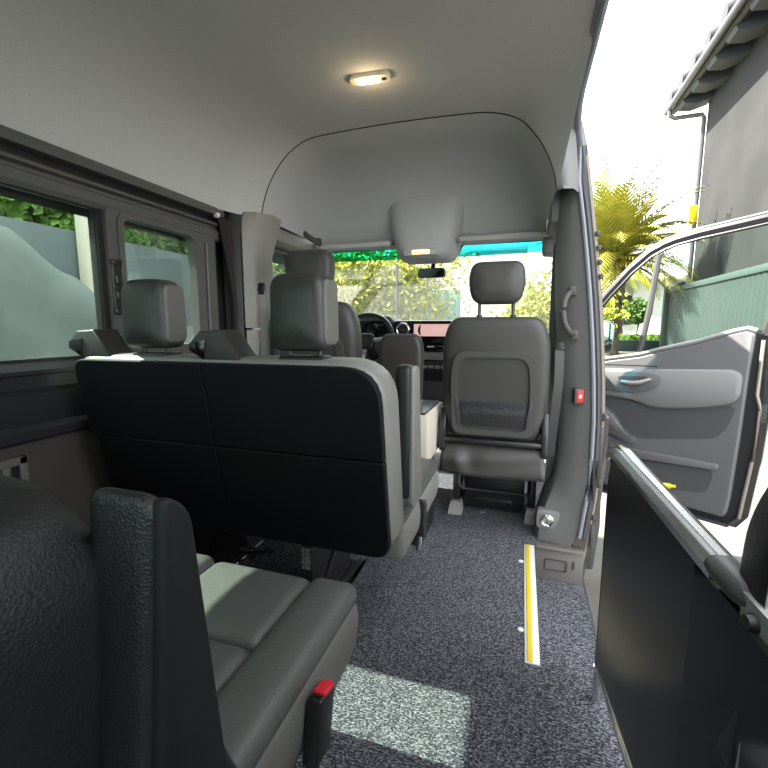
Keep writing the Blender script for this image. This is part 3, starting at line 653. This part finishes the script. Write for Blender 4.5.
# ================================================================== SMALL FITTINGS
# step edging
E_ = thing('step_edging', (.07, 1.68, 0), 'yellow and white anti-slip strip along the carpet step edge', 'step edge')
mk('base_strip', B().box((.048, 1.30, 0), (.094, 2.075, .004), .001), 'white', E_)
mk('yellow_insert', B().box((.055, 1.305, .003), (.073, 2.07, .0065), .001), 'yellow', E_)
for yy, lab in ((1.91, 'small pale floor stud beside the far end of the yellow strip'), (1.45, 'small pale floor stud beside the near end of the yellow strip')):
    tag(mk('floor_stud', B().prism([(.035 + .011 * math.cos(i), yy + .011 * math.sin(i)) for i in [2 * math.pi * k / 12 for k in range(12)]], 'z', 0, .005, .002), 'white'), lab, 'stud', 'floor studs')

# foot lamp ring on the pillar base
F = thing('foot_lamp', (.142, 2.12, .12), 'round chrome ringed step lamp low on the grey centre pillar', 'lamp')
RL = Matrix.Translation((.150, 2.128, .115)) @ Matrix.Rotation(R(0), 4, 'Z')
b = B(); b.tube([(.026 * math.cos(2 * math.pi * i / 24), -.004, .026 * math.sin(2 * math.pi * i / 24)) for i in range(24)], .006, 8, closed=True, xf=RL); mk('ring', b, 'chrome', F)
b = B(); b.prism([(.022 * math.cos(2 * math.pi * i / 20), .022 * math.sin(2 * math.pi * i / 20)) for i in range(20)], 'y', -.006, .03, .002, xf=RL); mk('lens', b, 'alu', F)
b = B(); b.prism(rrect(-.05, -.045, .06, .05, .02), 'y', .0, .05, .006, xf=RL); mk('mounting_plate', b, 'pillar', F)
# red release button
Bt = thing('release_button', (.252, 2.10, .736), 'small red push button in grey frame on the centre pillar', 'button')
XB = Matrix.Translation((.256, 2.100, .735)) @ Matrix.Rotation(R(15), 4, 'Z')
b = B(); b.prism(rrect(-.023, -.036, .023, .036, .008), 'y', -.008, .03, .004, xf=XB); mk('button_frame', b, 'rail', Bt)
b = B(); b.prism(rrect(-.015, -.027, .015, .027, .004), 'y', -.011, -.006, .002, xf=XB); rd = mk('red_cap', b, 'red', Bt)
b = B(); b.prism(rrect(-.006, -.008, .006, .008, .002), 'y', -.0125, -.0105, xf=XB); mk('pictogram', b, 'white', rd)
# grab handles
def grab(name, pts, r, label, m='rail'):
    H = thing(name, pts[0], label, 'grab handle', 'grab handles')
    q = [Vector(p) for p in pts]
    for _ in range(2):
        k = [q[0]]
        for a, c in zip(q, q[1:]): k += [a.lerp(c, .25), a.lerp(c, .75)]
        q = k + [q[-1]]
    mk('grip', B().tube(q, r, 10), m, H)
    for p in (pts[0], pts[-1]): mk('mount', B().box((p[0] - .016, p[1] - .012, p[2] - .022), (p[0] + .016, p[1] + .02, p[2] + .022), .006), m, H)
grab('grab_handle', [(.205, 2.115, 1.205), (.178, 2.085, 1.185), (.165, 2.075, 1.14), (.168, 2.075, 1.08), (.190, 2.08, 1.03), (.222, 2.11, 1.01)], .013, 'grey grab handle on the right centre pillar', 'shell')
grab('grab_handle', [(-1.325, 2.46, 1.665), (-1.31, 2.43, 1.63), (-1.25, 2.44, 1.575), (-1.215, 2.47, 1.56)], .015, 'grey grab handle above the driver window', 'shell')
# seat belts
def belt(name, x, y, z, pts, label):
    T = thing(name, (x, y, z), label, 'seat belt', 'cab seat belts')
    b = B(); b.box((x - .018, y - .014, z - .03), (x + .018, y + .012, z + .03), .006); b.box((x - .022, y - .02, z - .012), (x + .022, y + .0, z + .004), .003); mk('belt_anchor', b, 'black', T)
    b = B(); b.loft([[(p[0] - .02, p[1], p[2]), (p[0] + .02, p[1] + .004, p[2]), (p[0] + .02, p[1] + .007, p[2]), (p[0] - .02, p[1] + .003, p[2])] for p in pts]); mk('webbing', b, 'belt' if x < 0 else 'rail', T)
belt('seat_belt', -1.292, 1.965, 1.24, [(-1.285, 1.955, 1.23), (-1.278, 1.95, 1.10), (-1.27, 1.935, .95), (-1.265, 1.93, .55)], 'grey belt hanging from the pale left centre pillar')
belt('seat_belt', .166, 2.15, .95, [(.166, 2.13, .94), (.168, 2.12, .80), (.160, 2.14, .62), (.150, 2.19, .42)], 'grey belt hanging beside the passenger seat on the right pillar')
# wall bracket
W = thing('wall_bracket', (XL, .80, .62), 'pale metal bracket low on the left side wall', 'bracket')
b = B(); b.box((XL, .66, .64), (XL + .014, .868, .665), .003); b.box((XL, .845, .575), (XL + .014, .868, .665), .003); b.box((XL, .80, .575), (XL + .012, .822, .65), .003); mk('plate', b, 'scuff', W)
mk('slot', B().box((XL, .824, .60), (XL + .004, .843, .636)), 'black', W)
tag(mk('wall_stud', B().tube([(XL, 1.13, .715), (XL + .03, 1.13, .715)], [.016, .011], 10), 'white'), 'small white knob on the left wall beside the middle bench', 'knob')
# curtain gathered at the left pillar
b = B(); rg = []
for i in range(22):
    t = i / 21; z = 1.565 - .66 * t
    y0, y1 = 1.775 + .07 * min(1, t * 1.7), 1.895 + .0 * t
    x = -1.395 + .008 * math.sin(t * 3); row = []
    for j in range(41):
        u = j / 40; row.append((x + .014 * math.sin(u * math.pi * 9 + .6 * t), y0 + (y1 - y0) * u, z))
    rg.append(row)
b.loft(rg, closed=False); ct = thing('curtain', (-1.395, 1.85, .9), 'dark charcoal curtain gathered beside the left centre pillar', 'curtain')
cl = mk('cloth', b, 'curtain', ct, ang=80); cl.modifiers.new('thick', 'SOLIDIFY').thickness = .003
mk('hook', B().box((-1.41, 1.765, 1.557), (-1.385, 1.785, 1.578), .003), 'white', ct)

# ------------------------------------------------------------------ entrance partition
PA = thing('entrance_partition', (.27, .95, 0), 'black partition panel with shiny metal rail beside the sliding door', 'partition')
p0 = Vector((.240, 1.225)); p1 = Vector((.296, .66)); dv = (p1 - p0).normalized(); ex = p1 + dv * .45
def pp(s, z, o=0):
    q = p0 + dv * s; return (q.x - dv.y * o, q.y + dv.x * o, z)
def board(s0, s1, z0, z1, o0, o1, rad):
    out = rpoly([(s0, z0), (s1, z0), (s1, z1), (s0, z1)], rad, 6)
    g = B(); g.loft([[pp(s, z, o0) for s, z in out], [pp(s, z, o1) for s, z in out]]); return g
mk('board', board(.012, .47, .12, .712, -.010, .010, [.01, .0, .0, .04]), 'satin', PA, smooth=False)
mk('end_panel', board(.47, .98, .10, .675, -.012, .012, [0, 0, 0, 0]), 'gloss', PA, smooth=False)
mk('panel_reflection', B().tube([pp(.585, .30, -.016), pp(.59, .12, -.016)], .0025, 6), 'chrome', PA)  # thin chrome line drawn for a reflection on the glossy panel
g = B(); g.tube([pp(.004, .10), pp(.004, .40), pp(.004, .66), pp(.010, .70), pp(.028, .728), pp(.06, .737)], .010, 10); mk('front_edge', g, 'satin', PA)
rb_ = B()
rs = [(.015, .722), (.045, .736), (.085, .736), (.30, .720), (.53, .702)]
def rail_ring(s, z):
    return [pp(s, z + dz, o) for o, dz in ((-.021, -.016), (-.023, .0), (-.016, .013), (-.009, .008), (-.006, .017), (.006, .017), (.009, .008), (.016, .013), (.023, 0), (.021, -.016))]
rb_.loft([rail_ring(s, z) for s, z in rs]); mk('hand_rail', rb_, 'alu', PA, ang=30)
g = B(); g.tube([pp(.515, .703), pp(.535, .702), pp(.58, .698), pp(.605, .694)], [.023, .025, .023, .010], 14, flat=.75); mk('rail_end_cap', g, 'rail', PA)
g = B(); g.loft([[pp(s, z + dz, o) for o, dz in ((-.012, -.03), (-.012, .012), (.012, .012), (.012, -.03))] for s, z in ((.59, .696), (.98, .672))]); br = mk('rail_bracket', g, 'belt', PA, smooth=False)
g = B(); g.tube([pp(.62, .683, -.012), pp(.62, .683, -.022)], [.012, .010], 12); mk('bracket_bolt', g, 'black', br)
g = B(); g.tube([pp(.0, .105, -.006), pp(.3, .105, -.012), pp(.9, .105, -.014)], .007, 8); mk('lower_rail', g, 'chrome', PA)
g = B(); g.tube([pp(.012, .0), pp(.012, .11)], .015, 12); mk('foot_post', g, 'chrome', PA)
# single seat behind the partition
SS = thing('single_seat', (.42, .62, .5), 'black padded seat back with pale piping behind the partition rail', 'seat')
o = rpoly([(.284, .45), (.56, .45), (.56, .945), (.365, .93), (.298, .82)], [.02, .03, .06, .07, .07], 7)
mk('backrest', B().pad(o, 'y', .605, .68, .016, .004), 'leather', SS)
g = B(); g.tube([(u, .606, v) for u, v in rpoly([(.289, .46), (.555, .46), (.555, .938), (.368, .923), (.303, .818)], [.02, .03, .06, .07, .07], 7)], .0022, 6, closed=True); mk('piping', g, 'belt', SS)

# ------------------------------------------------------------------ open front passenger door
TH = R(58); HX, HY = .42, 3.10; dD = Vector((math.sin(TH), -math.cos(TH), 0)); nD = Vector((-math.cos(TH), -math.sin(TH), 0))   # nD points to the cabin side
def dp(s, z, o=0): return Vector((HX, HY, 0)) + dD * s + nD * o + Vector((0, 0, z))
def dslab(pts, o0, o1, taper=0.):
    g = B(); 
    us = [p[0] for p in pts]; vs = [p[1] for p in pts]; cu, cv = (min(us) + max(us)) / 2, (min(vs) + max(vs)) / 2
    ins = [(u - math.copysign(min(taper, abs(u - cu)), u - cu), v - math.copysign(min(taper, abs(v - cv)), v - cv)) for u, v in pts] if taper else pts
    g.loft([[dp(s, z, o0) for s, z in pts], [dp(s, z, o1 - taper * .6) for s, z in pts], [dp(s, z, o1) for s, z in ins]] if taper else [[dp(s, z, o0) for s, z in pts], [dp(s, z, o1) for s, z in pts]]); return g
VD = thing('van_door', (HX, HY, -.05), 'open front passenger door with grey lining standing out from the van', 'door')
belt_ = [(.02, .80), (.122, .840), (.305, .875), (.434, .915), (.599, .962), (.746, 1.018), (.80, 1.032), (.836, 1.02)]
mk('outer_skin', dslab([(.0, -.05), (.83, -.045), (.875, .03), (.90, .35), (.912, .68), (.91, 1.02)] + belt_[::-1][1:] + [(0, .80)], -.10, -.06), 'body', VD, smooth=False)
mk('inner_frame', dslab([(.02, -.02), (.82, -.02), (.850, .05), (.876, .35), (.888, .68), (.875, 1.0), (.836, 1.015)] + belt_[::-1][1:] + [(.02, .8)], -.07, -.012), 'satin', VD, smooth=False)
mk('lining', dslab(rpoly([(.03, .03), (.79, .02), (.803, .121), (.815, .456), (.823, .826), (.832, 1.012), (.80, 1.028), (.746, 1.012), (.599, .956), (.434, .909), (.305, .869), (.122, .834), (.03, .80)], [.02, .03, 0, 0, 0, .01, .01, 0, 0, 0, 0, 0, 0]), -.02, .022, .01), 'door_g', VD, ang=25)
g = B(); g.tube([dp(s, z + .006, .012) for s, z in belt_], .013, 8); mk('belt_line_cap', g, 'door_l', VD)
# upper soft panel, scoop, arm rest and pockets
g = dslab(rpoly([(.03, .785), (.311, .795), (.763, .825), (.802, .80), (.80, .68), (.769, .648), (.628, .606), (.408, .575), (.296, .612), (.03, .622)], [.02, .05, .05, .05, .06, .04, .06, .06, .06, .02]), .01, .052, .016); mk('upper_panel', g, 'door_l', VD, ang=50)
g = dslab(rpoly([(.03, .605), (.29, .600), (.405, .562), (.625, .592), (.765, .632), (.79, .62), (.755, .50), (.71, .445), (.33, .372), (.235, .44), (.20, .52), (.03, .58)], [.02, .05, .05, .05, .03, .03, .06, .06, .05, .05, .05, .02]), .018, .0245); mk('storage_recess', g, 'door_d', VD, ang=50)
g = dslab(rpoly([(.03, .60), (.20, .49), (.27, .385), (.34, .36), (.30, .33), (.03, .42)], .04), .015, .048, .012); mk('grab_scoop', g, 'door_g', VD, ang=50)
g = dslab(rpoly([(.05, .768), (.366, .782), (.452, .768), (.428, .69), (.335, .652), (.05, .648)], [.02, .05, .03, .04, .05, .02]), .05, .060, .006); hb = mk('handle_surround', g, 'door_g', VD, ang=50)
g = dslab(rpoly([(.205, .745), (.375, .758), (.36, .735), (.33, .705), (.24, .70)], .018), .056, .0615); mk('handle_recess', g, 'door_d', hb)
g = B(); g.tube([dp(.235, .716, .066), dp(.29, .712, .074), dp(.345, .722, .076), dp(.395, .744, .068)], [.010, .012, .012, .008], 10); mk('door_handle', g, 'belt', hb)
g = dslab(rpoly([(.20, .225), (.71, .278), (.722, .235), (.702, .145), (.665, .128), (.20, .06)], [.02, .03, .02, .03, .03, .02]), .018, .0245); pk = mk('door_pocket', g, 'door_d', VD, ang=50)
g = dslab(rpoly([(.18, .30), (.74, .31), (.745, .285), (.71, .283), (.18, .232)], .012), .015, .036, .008); mk('pocket_lip', g, 'door_g', VD, ang=50)
g = dslab([(.10, .806), (.42, .816), (.42, .822), (.10, .812)], .05, .056); mk('dark_slot', g, 'black', VD)
# window frame
ft = [(.045, 1.195), (.094, 1.258), (.212, 1.392), (.314, 1.480), (.380, 1.512), (.435, 1.530), (.55, 1.550), (.698, 1.566), (.824, 1.580), (.92, 1.588)]
g = B(); g.tube([dp(s, z, -.03) for s, z in ft + [(.945, 1.565), (.935, 1.3), (.875, 1.0)]], .030, 8); mk('window_frame', g, 'satin', VD)
g = B(); g.tube([dp(s, z + .022, -.015) for s, z in ft], .010, 8); mk('frame_seal', g, 'rail', VD)
g = B(); g.tube([dp(s + .008, z - .030, -.012) for s, z in ft], .008, 8); mk('glass_channel', g, 'black', VD)
g = B(); g.tube([dp(.358, 1.46, -.02), dp(.330, 1.15, -.02), dp(.292, .86, -.02)], .017, 8); mk('window_divider', g, 'rail', VD)
mk('window_glass', dslab([(.03, .80)] + belt_[1:] + [(.87, 1.0), (.93, 1.3), (.94, 1.56)] + ft[::-1][1:], -.036, -.032), 'g_door', VD, smooth=False)
# latch and shut face details
g = dslab(rrect(.886, .56, .905, .66, .006), -.012, .0); mk('door_latch', g, 'alu', VD)
g = B(); g.tube([dp(.845, .03, -.005), dp(.872, .35, -.005), dp(.882, .62, -.005), dp(.862, .70, -.005), dp(.862, .98, -.005)], .009, 8); mk('door_seal', g, 'jamb', VD)
g = B(); g.tube([dp(.04, -.03, -.005), dp(.80, -.028, -.005), dp(.845, .03, -.005)], .009, 8); mk('lower_seal', g, 'seal', VD)
# mirror beyond the front pillar
g = B(); g.pad(rpoly([(.46, .86), (.605, .86), (.615, 1.08), (.46, 1.10)], .04, 5), 'y', 3.33, 3.42, .03); mi = mk('side_mirror', g, 'body', VD)
g = B(); g.prism(rpoly([(.475, .875), (.594, .875), (.602, 1.07), (.475, 1.085)], .03, 5), 'y', 3.322, 3.335, .004); mk('mirror_glass', g, 'mirror', mi)
# bottle lying in the pocket
g = B(); g.tube([dp(.46, .118, .045), dp(.53, .131, .045), dp(.545, .134, .045), dp(.56, .137, .045)], [.017, .017, .009, .009], 12)
tag(mk('marker', g, mat('lime yellow', (.55, .55, .02), .4)), 'lime yellow item lying in the lower pocket of the open door', 'bottle')

# ================================================================== OUTSIDE
b = B()
def gz(y): return -.68 if y < 3.5 else min(.42, -.68 + (y - 3.5) * .145)
gy = [-12, -4, 0, 2, 3.5] + [3.5 + i * .95 for i in range(1, 9)] + [13, 16, 22, 40]
b.loft([[(x, y, gz(y)) for x in (-25, -8, -3, 0, 3, 8, 25)] for y in gy], closed=False)
struct('ground', b, 'concrete', 'pale concrete yard around the van', 'ground')
b = B(); b.loft([[(x, y, gz(y) + .012) for x in (.6, 2.0, 4.2)] for y in [6.5 + i * .6 for i in range(10)]], closed=False)
struct('paving', b, 'paving', 'pale stone paving seen through the door window', 'paving')
# grass strip and low teal wall
b = B()
random.seed(3)
for i in range(2600):
    x, y = random.uniform(1.2, 3.6), random.uniform(12.4, 14.0); h = random.uniform(.04, .10); a = random.uniform(0, 6.3); z = .68 + random.uniform(0, .06)
    b.quads([[(x - .02 * math.cos(a), y - .02 * math.sin(a), z), (x + .02 * math.cos(a), y + .02 * math.sin(a), z), (x + random.uniform(-.03, .03), y + .01, z + h), (x + random.uniform(-.03, .03), y, z + h)]])
b.box((1.0, 12.35, .3), (3.7, 14.1, .70))
tag(mk('grass', b, 'grass', smooth=False), 'strip of green lawn behind the low teal wall', 'grass', kind='stuff')
tag(mk('low_wall', B().box((.8, 12.1, .2), (3.3, 12.3, .70), .01), 'teal_l', loc=(2, 12.2, .3)), 'low teal garden wall in front of the lawn', 'wall')

# gate beside the house
G = thing('sliding_gate', (3.0, 9, .2), 'teal metal driveway gate with vertical slats beside the grey house', 'gate')
b = B()
for i in range(46):
    y = 4.4 + i * .145; b.box((3.0, y, gz(y) - .1), (3.035, y + .128, 1.79), .008, 1)
b.box((3.018, 4.4, -.7), (3.03, 11.05, 1.78))
mk('slat_panel', b, 'teal', G)
mk('top_rail', B().box((2.97, 4.35, 1.76), (3.06, 11.1, 1.86), .01), 'teal_l', G)
mk('gate_post', B().box((2.93, 11.0, .2), (3.06, 11.13, 1.88), .01), 'teal_l', G)
mk('guide_bracket', B().box((2.95, 10.2, 1.86), (3.07, 11.0, 1.93), .02), 'satin', G)

# grey house on the right
Hs = thing('grey_house', (5, 9, -.6), 'dark grey rendered house with gutter and tiled eave on the right', 'house')
mk('house_wall', B().box((3.8, 2.0, -.7), (9, 12.25, 6.9)), 'stucco', Hs, smooth=False)
b = B(); b.prism([(3.18, 6.12), (3.26, 6.10), (4.0, 6.62), (8, 8.6), (8, 8.75), (3.16, 6.24)], 'y', 1.5, 12.75); mk('roof', b, 'soffit', Hs, smooth=False)
b = B(); b.tube([(3.10, 1.5, 6.16), (3.10, 12.75, 6.16)], .07, 12); mk('gutter', b, 'gutter', Hs)
b = B(); b.tube([(3.10, 12.5, 6.12), (3.12, 12.5, 5.98), (3.22, 12.5, 5.92), (3.72, 12.32, 5.86), (3.76, 12.32, 5.78), (3.76, 12.32, 0)], .05, 10); mk('downpipe', b, 'gutter', Hs)
for i in range(15):
    y = 12.4 - i * .72
    rg = []
    for k in range(2):
        x = 3.06 + .9 * k; z = 6.33 + .45 * k
        rg.append([(x, y + .15 * math.cos(t), z + .15 * math.sin(t)) for t in [math.pi * 2 * q / 14 for q in range(14)]])
    g = B(); g.loft(rg); mk('roof_tile', g, 'tile', Hs)
for i in range(12):
    y = 12.2 - i * .85; g = B(); g.prism([(3.26, 6.02), (3.5, 5.99), (3.82, 6.08), (3.82, 6.45), (3.22, 6.10)], 'y', y - .2, y + .2); mk('eave_corbel', g, 'soffit', Hs)
tag(mk('wall_sign', B().box((3.62, 12.26, 3.42), (3.80, 12.31, 3.86), .01), 'sign', loc=(3.7, 12.28, 3.6)), 'small yellow sign at the corner of the grey house', 'sign')
tag(mk('wall_bracket_light', B().box((3.72, 8.95, 3.75), (3.80, 9.05, 3.95), .02), 'black', loc=(3.76, 9.0, 3.8)), 'small dark fitting on the grey house wall', 'lamp')

# foliage helpers
def leaves(b, n, c, rad, size, clump=0, seed=1):
    rn = random.Random(seed); cs = [Vector(c) + Vector([rn.gauss(0, .45) * rad[i] for i in range(3)]) for _ in range(max(1, clump))]
    for i in range(n):
        if clump:
            q = rn.choice(cs); p = q + Vector([rn.gauss(0, .22) * rad[k] for k in range(3)])
        else:
            v = Vector([rn.gauss(0, 1) for _ in range(3)]).normalized() * (rn.random() ** .4); p = Vector(c) + Vector([v[k] * rad[k] for k in range(3)])
        a = Vector([rn.uniform(-1, 1) for _ in range(3)]).normalized(); d = a.orthogonal().normalized(); d = Matrix.Rotation(rn.uniform(0, 6.3), 3, a) @ d; e = a.cross(d)
        s = size * rn.uniform(.6, 1.3)
        b.quads([[p - d * s, p + e * s * .55, p + d * s, p - e * s * .55]])
def tree(name, base, c, rad, n, size, m, label, cat, clump=14, seed=1, trunk=.07, group=None):
    T = thing(name, base, label, cat, group)
    b = B(); leaves(b, n, c, rad, size, clump, seed); mk('foliage', b, m, T, smooth=False)
    rn = random.Random(seed); b = B(); b.tube([base, ((base[0] + c[0]) / 2 + .05, (base[1] + c[1]) / 2, (base[2] + c[2]) / 2), c], [trunk, trunk * .8, trunk * .5], 8)
    for k in range(7): b.tube([c, (c[0] + rn.uniform(-.6, .6) * rad[0], c[1] + rn.uniform(-.6, .6) * rad[1], c[2] + rn.uniform(-.2, .7) * rad[2])], [trunk * .5, trunk * .2], 6)
    mk('trunk', b, 'bark', T)
def palm(name, base, top, label, nf=64, length=1.9, seed=5):
    T = thing(name, base, label, 'palm tree'); rn = random.Random(seed)
    n = 16; rg = []
    for i in range(n):
        t = i / (n - 1); p = Vector(base).lerp(Vector(top), t); r = (.25 if i % 2 else .215) * (1 - .1 * t)
        rg.append([(p.x + r * math.cos(2 * math.pi * k / 14), p.y + r * math.sin(2 * math.pi * k / 14), p.z) for k in range(14)])
    b = B(); b.loft(rg); mk('trunk', b, 'trunk', T)
    b = B()
    for f in range(nf):
        az = f * 2.39996 + rn.uniform(-.2, .2); el = R(rn.uniform(-15, 80)) if f % 4 else R(rn.uniform(30, 85)); ln = length * rn.uniform(.75, 1.1)
        p = Vector(top) + Vector((0, 0, .12)); d = Vector((math.cos(az) * math.cos(el), math.sin(az) * math.cos(el), math.sin(el))); st = ln / 18; pts = [p.copy()]
        for i in range(18):
            d = (d + Vector((0, 0, -.028 - .0045 * i))).normalized(); p = p + d * st; pts.append(p.copy())
        b.tube(pts, [.018 * (1 - i / 20) for i in range(19)], 5)
        sd = Vector((-math.sin(az), math.cos(az), 0))
        for i in range(1, 19):
            t = i / 18; L_ = .50 * math.sin(math.pi * min(1, .12 + t * .9)) + .06; dd = (pts[i] - pts[i - 1]).normalized(); upv = sd.cross(dd)
            for sg in (-1, 1):
                tip = pts[i] + (sd * sg * .6 + dd * .9 - Vector((0, 0, .18)) + upv * .0).normalized() * L_; w = dd * .026
                b.quads([[pts[i] - w, pts[i] + w, pts[i].lerp(tip, .6) + w * .8, tip], [pts[i] - w, tip, pts[i].lerp(tip, .6) - w * .8, pts[i].lerp(tip, .3) - w]])
    mk('crown', b, 'palm', T, smooth=False)
    b = B(); leaves(b, 260, (top[0], top[1], top[2] + .02), (.34, .34, .35), .10, 0, seed); mk('crown_heart', b, 'palm_y', T, smooth=False)
palm('palm_tree', (1.86, 11.0, .3), (1.86, 11.0, 2.40), 'tall yellow-green date palm beyond the open door', 120, 2.0)
palm('palm_tree', (2.75, 15.2, .4), (2.75, 15.2, 2.7), 'farther palm crown half hidden behind the door window divider', 46, 1.5, 9)
tree('round_bush', (2.95, 13.4, .70), (2.95, 13.4, 1.45), (.34, .34, .36), 1500, .05, 'leaf_g', 'small round topped green shrub on the lawn', 'shrub', 0, 4, .03)
tree('garden_tree', (-3.3, 9.0, .1), (-3.3, 9.0, 1.78), (1.3, .5, 1.0), 26000, .06, 'leaf_y', 'yellow-green bushy tree seen through the driver side of the windscreen', 'tree', 220, 11, .08, 'garden trees ahead')
tree('hedge_bush', (.4, 8.2, .0), (.4, 8.2, 1.05), (.65, .5, .72), 6000, .055, 'leaf_y', 'yellow-green bush seen beside the passenger headrest', 'bush', 60, 13, .05)
tree('garden_tree', (-6.0, 7.2, -.2), (-6.0, 7.2, 2.2), (1.2, 1.1, .7), 4500, .09, 'leaf_y', 'leafy tree seen through the driver door window', 'tree', 30, 17, .08, 'garden trees ahead')
# white house ahead with teal garage door
Wh = thing('white_house', (-1.5, 15, .4), 'white rendered house ahead with teal garage door', 'house')
mk('house_wall', B().box((-3.75, 14.0, .2), (-.1, 18, 3.3)), 'house', Wh, smooth=False)
mk('roof', B().box((-3.9, 13.8, 3.3), (.05, 18.2, 3.45), .02), 'house', Wh)
b = B()
for i in range(4): b.box((-3.42 + i * .375, 13.93, .3), (-3.42 + i * .375 + .368, 14.0, 2.2), .012)
mk('garage_door', b, 'teal_d', Wh); mk('door_surround', B().box((-3.50, 13.95, .3), (-1.84, 13.99, 2.28)), 'house', Wh)
mk('pillar', B().box((-3.66, 13.7, .3), (-3.50, 13.95, 3.3)), 'house', Wh)
Wh2 = thing('villa', (4.5, 18, .4), 'pale villa far behind the palm trees', 'house')
mk('house_wall', B().box((2.0, 17.0, .2), (8.0, 21, 2.55)), 'house', Wh2, smooth=False); mk('roof', B().box((1.9, 16.8, 2.55), (8.1, 21.2, 2.72), .02), 'post', Wh2)
mk('window', B().box((3.15, 16.96, 1.1), (3.55, 17.0, 2.1)), 'house_w', Wh2)
b = B(); b.tube([(-2.29, 7.95, -.05), (-2.29, 7.95, 2.2)], .028, 8); tag(mk('fence_post', b, 'gutter', loc=(-2.29, 7.95, -.05)), 'slim grey post beside the bushy tree ahead', 'post')
b = B(); b.box((-5.4, 11.2, .1), (-2.5, 11.3, 1.7)); tag(mk('garden_wall', b, 'fence', loc=(-4, 11.2, .2)), 'blue-grey garden wall behind the bushy tree', 'wall')
b = B(); b.tube([(-3, 20, 8.0), (2, 20, 7.78), (9, 20, 7.85)], .012, 6); tag(mk('overhead_cable', b, 'gutter', loc=(2, 20, 7.8)), 'thin overhead cable crossing the sky', 'cable')

# left of the van: fence, covered object, ivy
b = B(); b.box((-3.32, -2.5, -.7), (-3.26, 7.2, 1.76)); tag(mk('yard_fence', b, 'fence', loc=(-3.29, 1.5, -.7), smooth=False), 'blue-grey screen fence outside the left windows', 'fence')
rg = []
rn = random.Random(2)
prof = [(-.6, 1.3), (.9, 1.56), (1.55, 1.70), (1.85, 1.66), (2.2, 1.44), (2.65, 1.08), (3.05, .90), (3.5, 1.05), (3.9, .95), (4.4, .8)]
def ph(y):
    for (a, h), (c, k) in zip(prof, prof[1:]):
        if a <= y <= c: t = (y - a) / (c - a); t = t * t * (3 - 2 * t); return h + (k - h) * t
    return prof[0][1] if y < 0 else prof[-1][1]
for i in range(71):
    y = -.6 + i * 5.0 / 70; h = ph(y); row = []
    for j in range(26):
        t = j / 25; x = -2.35 - .75 * t ** .8 ; z = -.68 + (h + .68) * (1 - (1 - t) ** 2.6)
        x += .03 * math.sin(y * 5 - z * 3.2) + .02 * math.sin(y * 9 + z * 6); z += .015 * math.sin(y * 7 + t * 9) * t
        row.append((x, y, z))
    rg.append(row)
b = B(); b.loft(rg, closed=False); tp = tag(mk('cover_sheet', b, 'tarp', ang=80), 'folded grey-green cover sheet draped over something outside the left windows', 'cover'); tp.modifiers.new('thick', 'SOLIDIFY').thickness = .006
b = B(); leaves(b, 9000, (-3.62, 2.8, 2.12), (.10, 2.6, .42), .055, 90, 21)
iv = thing('ivy', (-3.5, 2.8, -.6), 'bright green ivy growing over the top of the left fence', 'ivy'); mk('foliage', b, 'leaf_i', iv, smooth=False)
b = B()
for k in range(12): y = .6 + k * .42; b.tube([(-3.58, y, -.6), (-3.6, y + .1, 1.2), (-3.62, y + .2, 2.2)], .015, 6)
mk('stem', b, 'bark', iv)
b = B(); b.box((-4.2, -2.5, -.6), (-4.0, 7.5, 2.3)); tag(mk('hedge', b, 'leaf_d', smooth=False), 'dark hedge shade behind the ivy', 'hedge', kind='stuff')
tag(mk('timber_post', B().box((-3.24, 2.49, -.7), (-3.14, 2.63, 2.2), .01), 'post', loc=(-3.25, 2.56, -.7)), 'pale upright timber post at the left fence', 'post')

# ================================================================== LIGHT, SKY, CAMERA
wd = bpy.data.worlds.new('sky'); SC.world = wd; wd.use_nodes = True
bg = wd.node_tree.nodes['Background']; bg.inputs[0].default_value = (.93, .97, 1.0, 1); bg.inputs[1].default_value = 1.0
def light(name, kind, loc, energy, col=(1, 1, 1), **k):
    l = bpy.data.lights.new(name, kind); l.energy = energy; l.color = col
    for a, v in k.items(): setattr(l, a, v)
    o = bpy.data.objects.new(name, l); COL.objects.link(o); o.location = loc; return o
az, el = R(9), R(44.5)
sd = Vector((math.cos(az) * math.cos(el), math.sin(az) * math.cos(el), -math.sin(el)))
s = light('sun', 'SUN', (-8, -2, 9), 6.5, (1, .95, .86), angle=R(.6)); s.rotation_euler = sd.to_track_quat('-Z', 'Y').to_euler()
light('courtesy_lamp', 'POINT', (-.572, 1.615, 1.90), .10, (1, .75, .42), shadow_soft_size=.02)

cam = bpy.data.cameras.new('camera'); co = bpy.data.objects.new('camera', cam); COL.objects.link(co)
F_, VX, VY = 430., 523., 326.
cam.sensor_width = 36; cam.lens = F_ / 768 * 36; cam.clip_start = .02
pit = math.atan((384 - VY) / F_); yaw = math.atan((VX - 384) / math.hypot(F_, 384 - VY))
fw = Vector((-math.sin(yaw) * math.cos(pit), math.cos(yaw) * math.cos(pit), -math.sin(pit))); rt = Vector((math.cos(yaw), math.sin(yaw), 0)); up = rt.cross(fw)
mw = Matrix((rt, up, -fw)).transposed().to_4x4(); mw.translation = (0, 0, 1.05); co.matrix_world = mw
SC.camera = co
SC.view_settings.view_transform = 'Standard'; SC.view_settings.look = 'None'; SC.view_settings.gamma = 1; SC.view_settings.use_curve_mapping = False
SC.view_settings.exposure = 2.45
SC.cycles.max_bounces = 10; SC.cycles.diffuse_bounces = 6; SC.cycles.transparent_max_bounces = 16; SC.cycles.use_denoising = True
SC.cycles.sample_clamp_indirect = 6
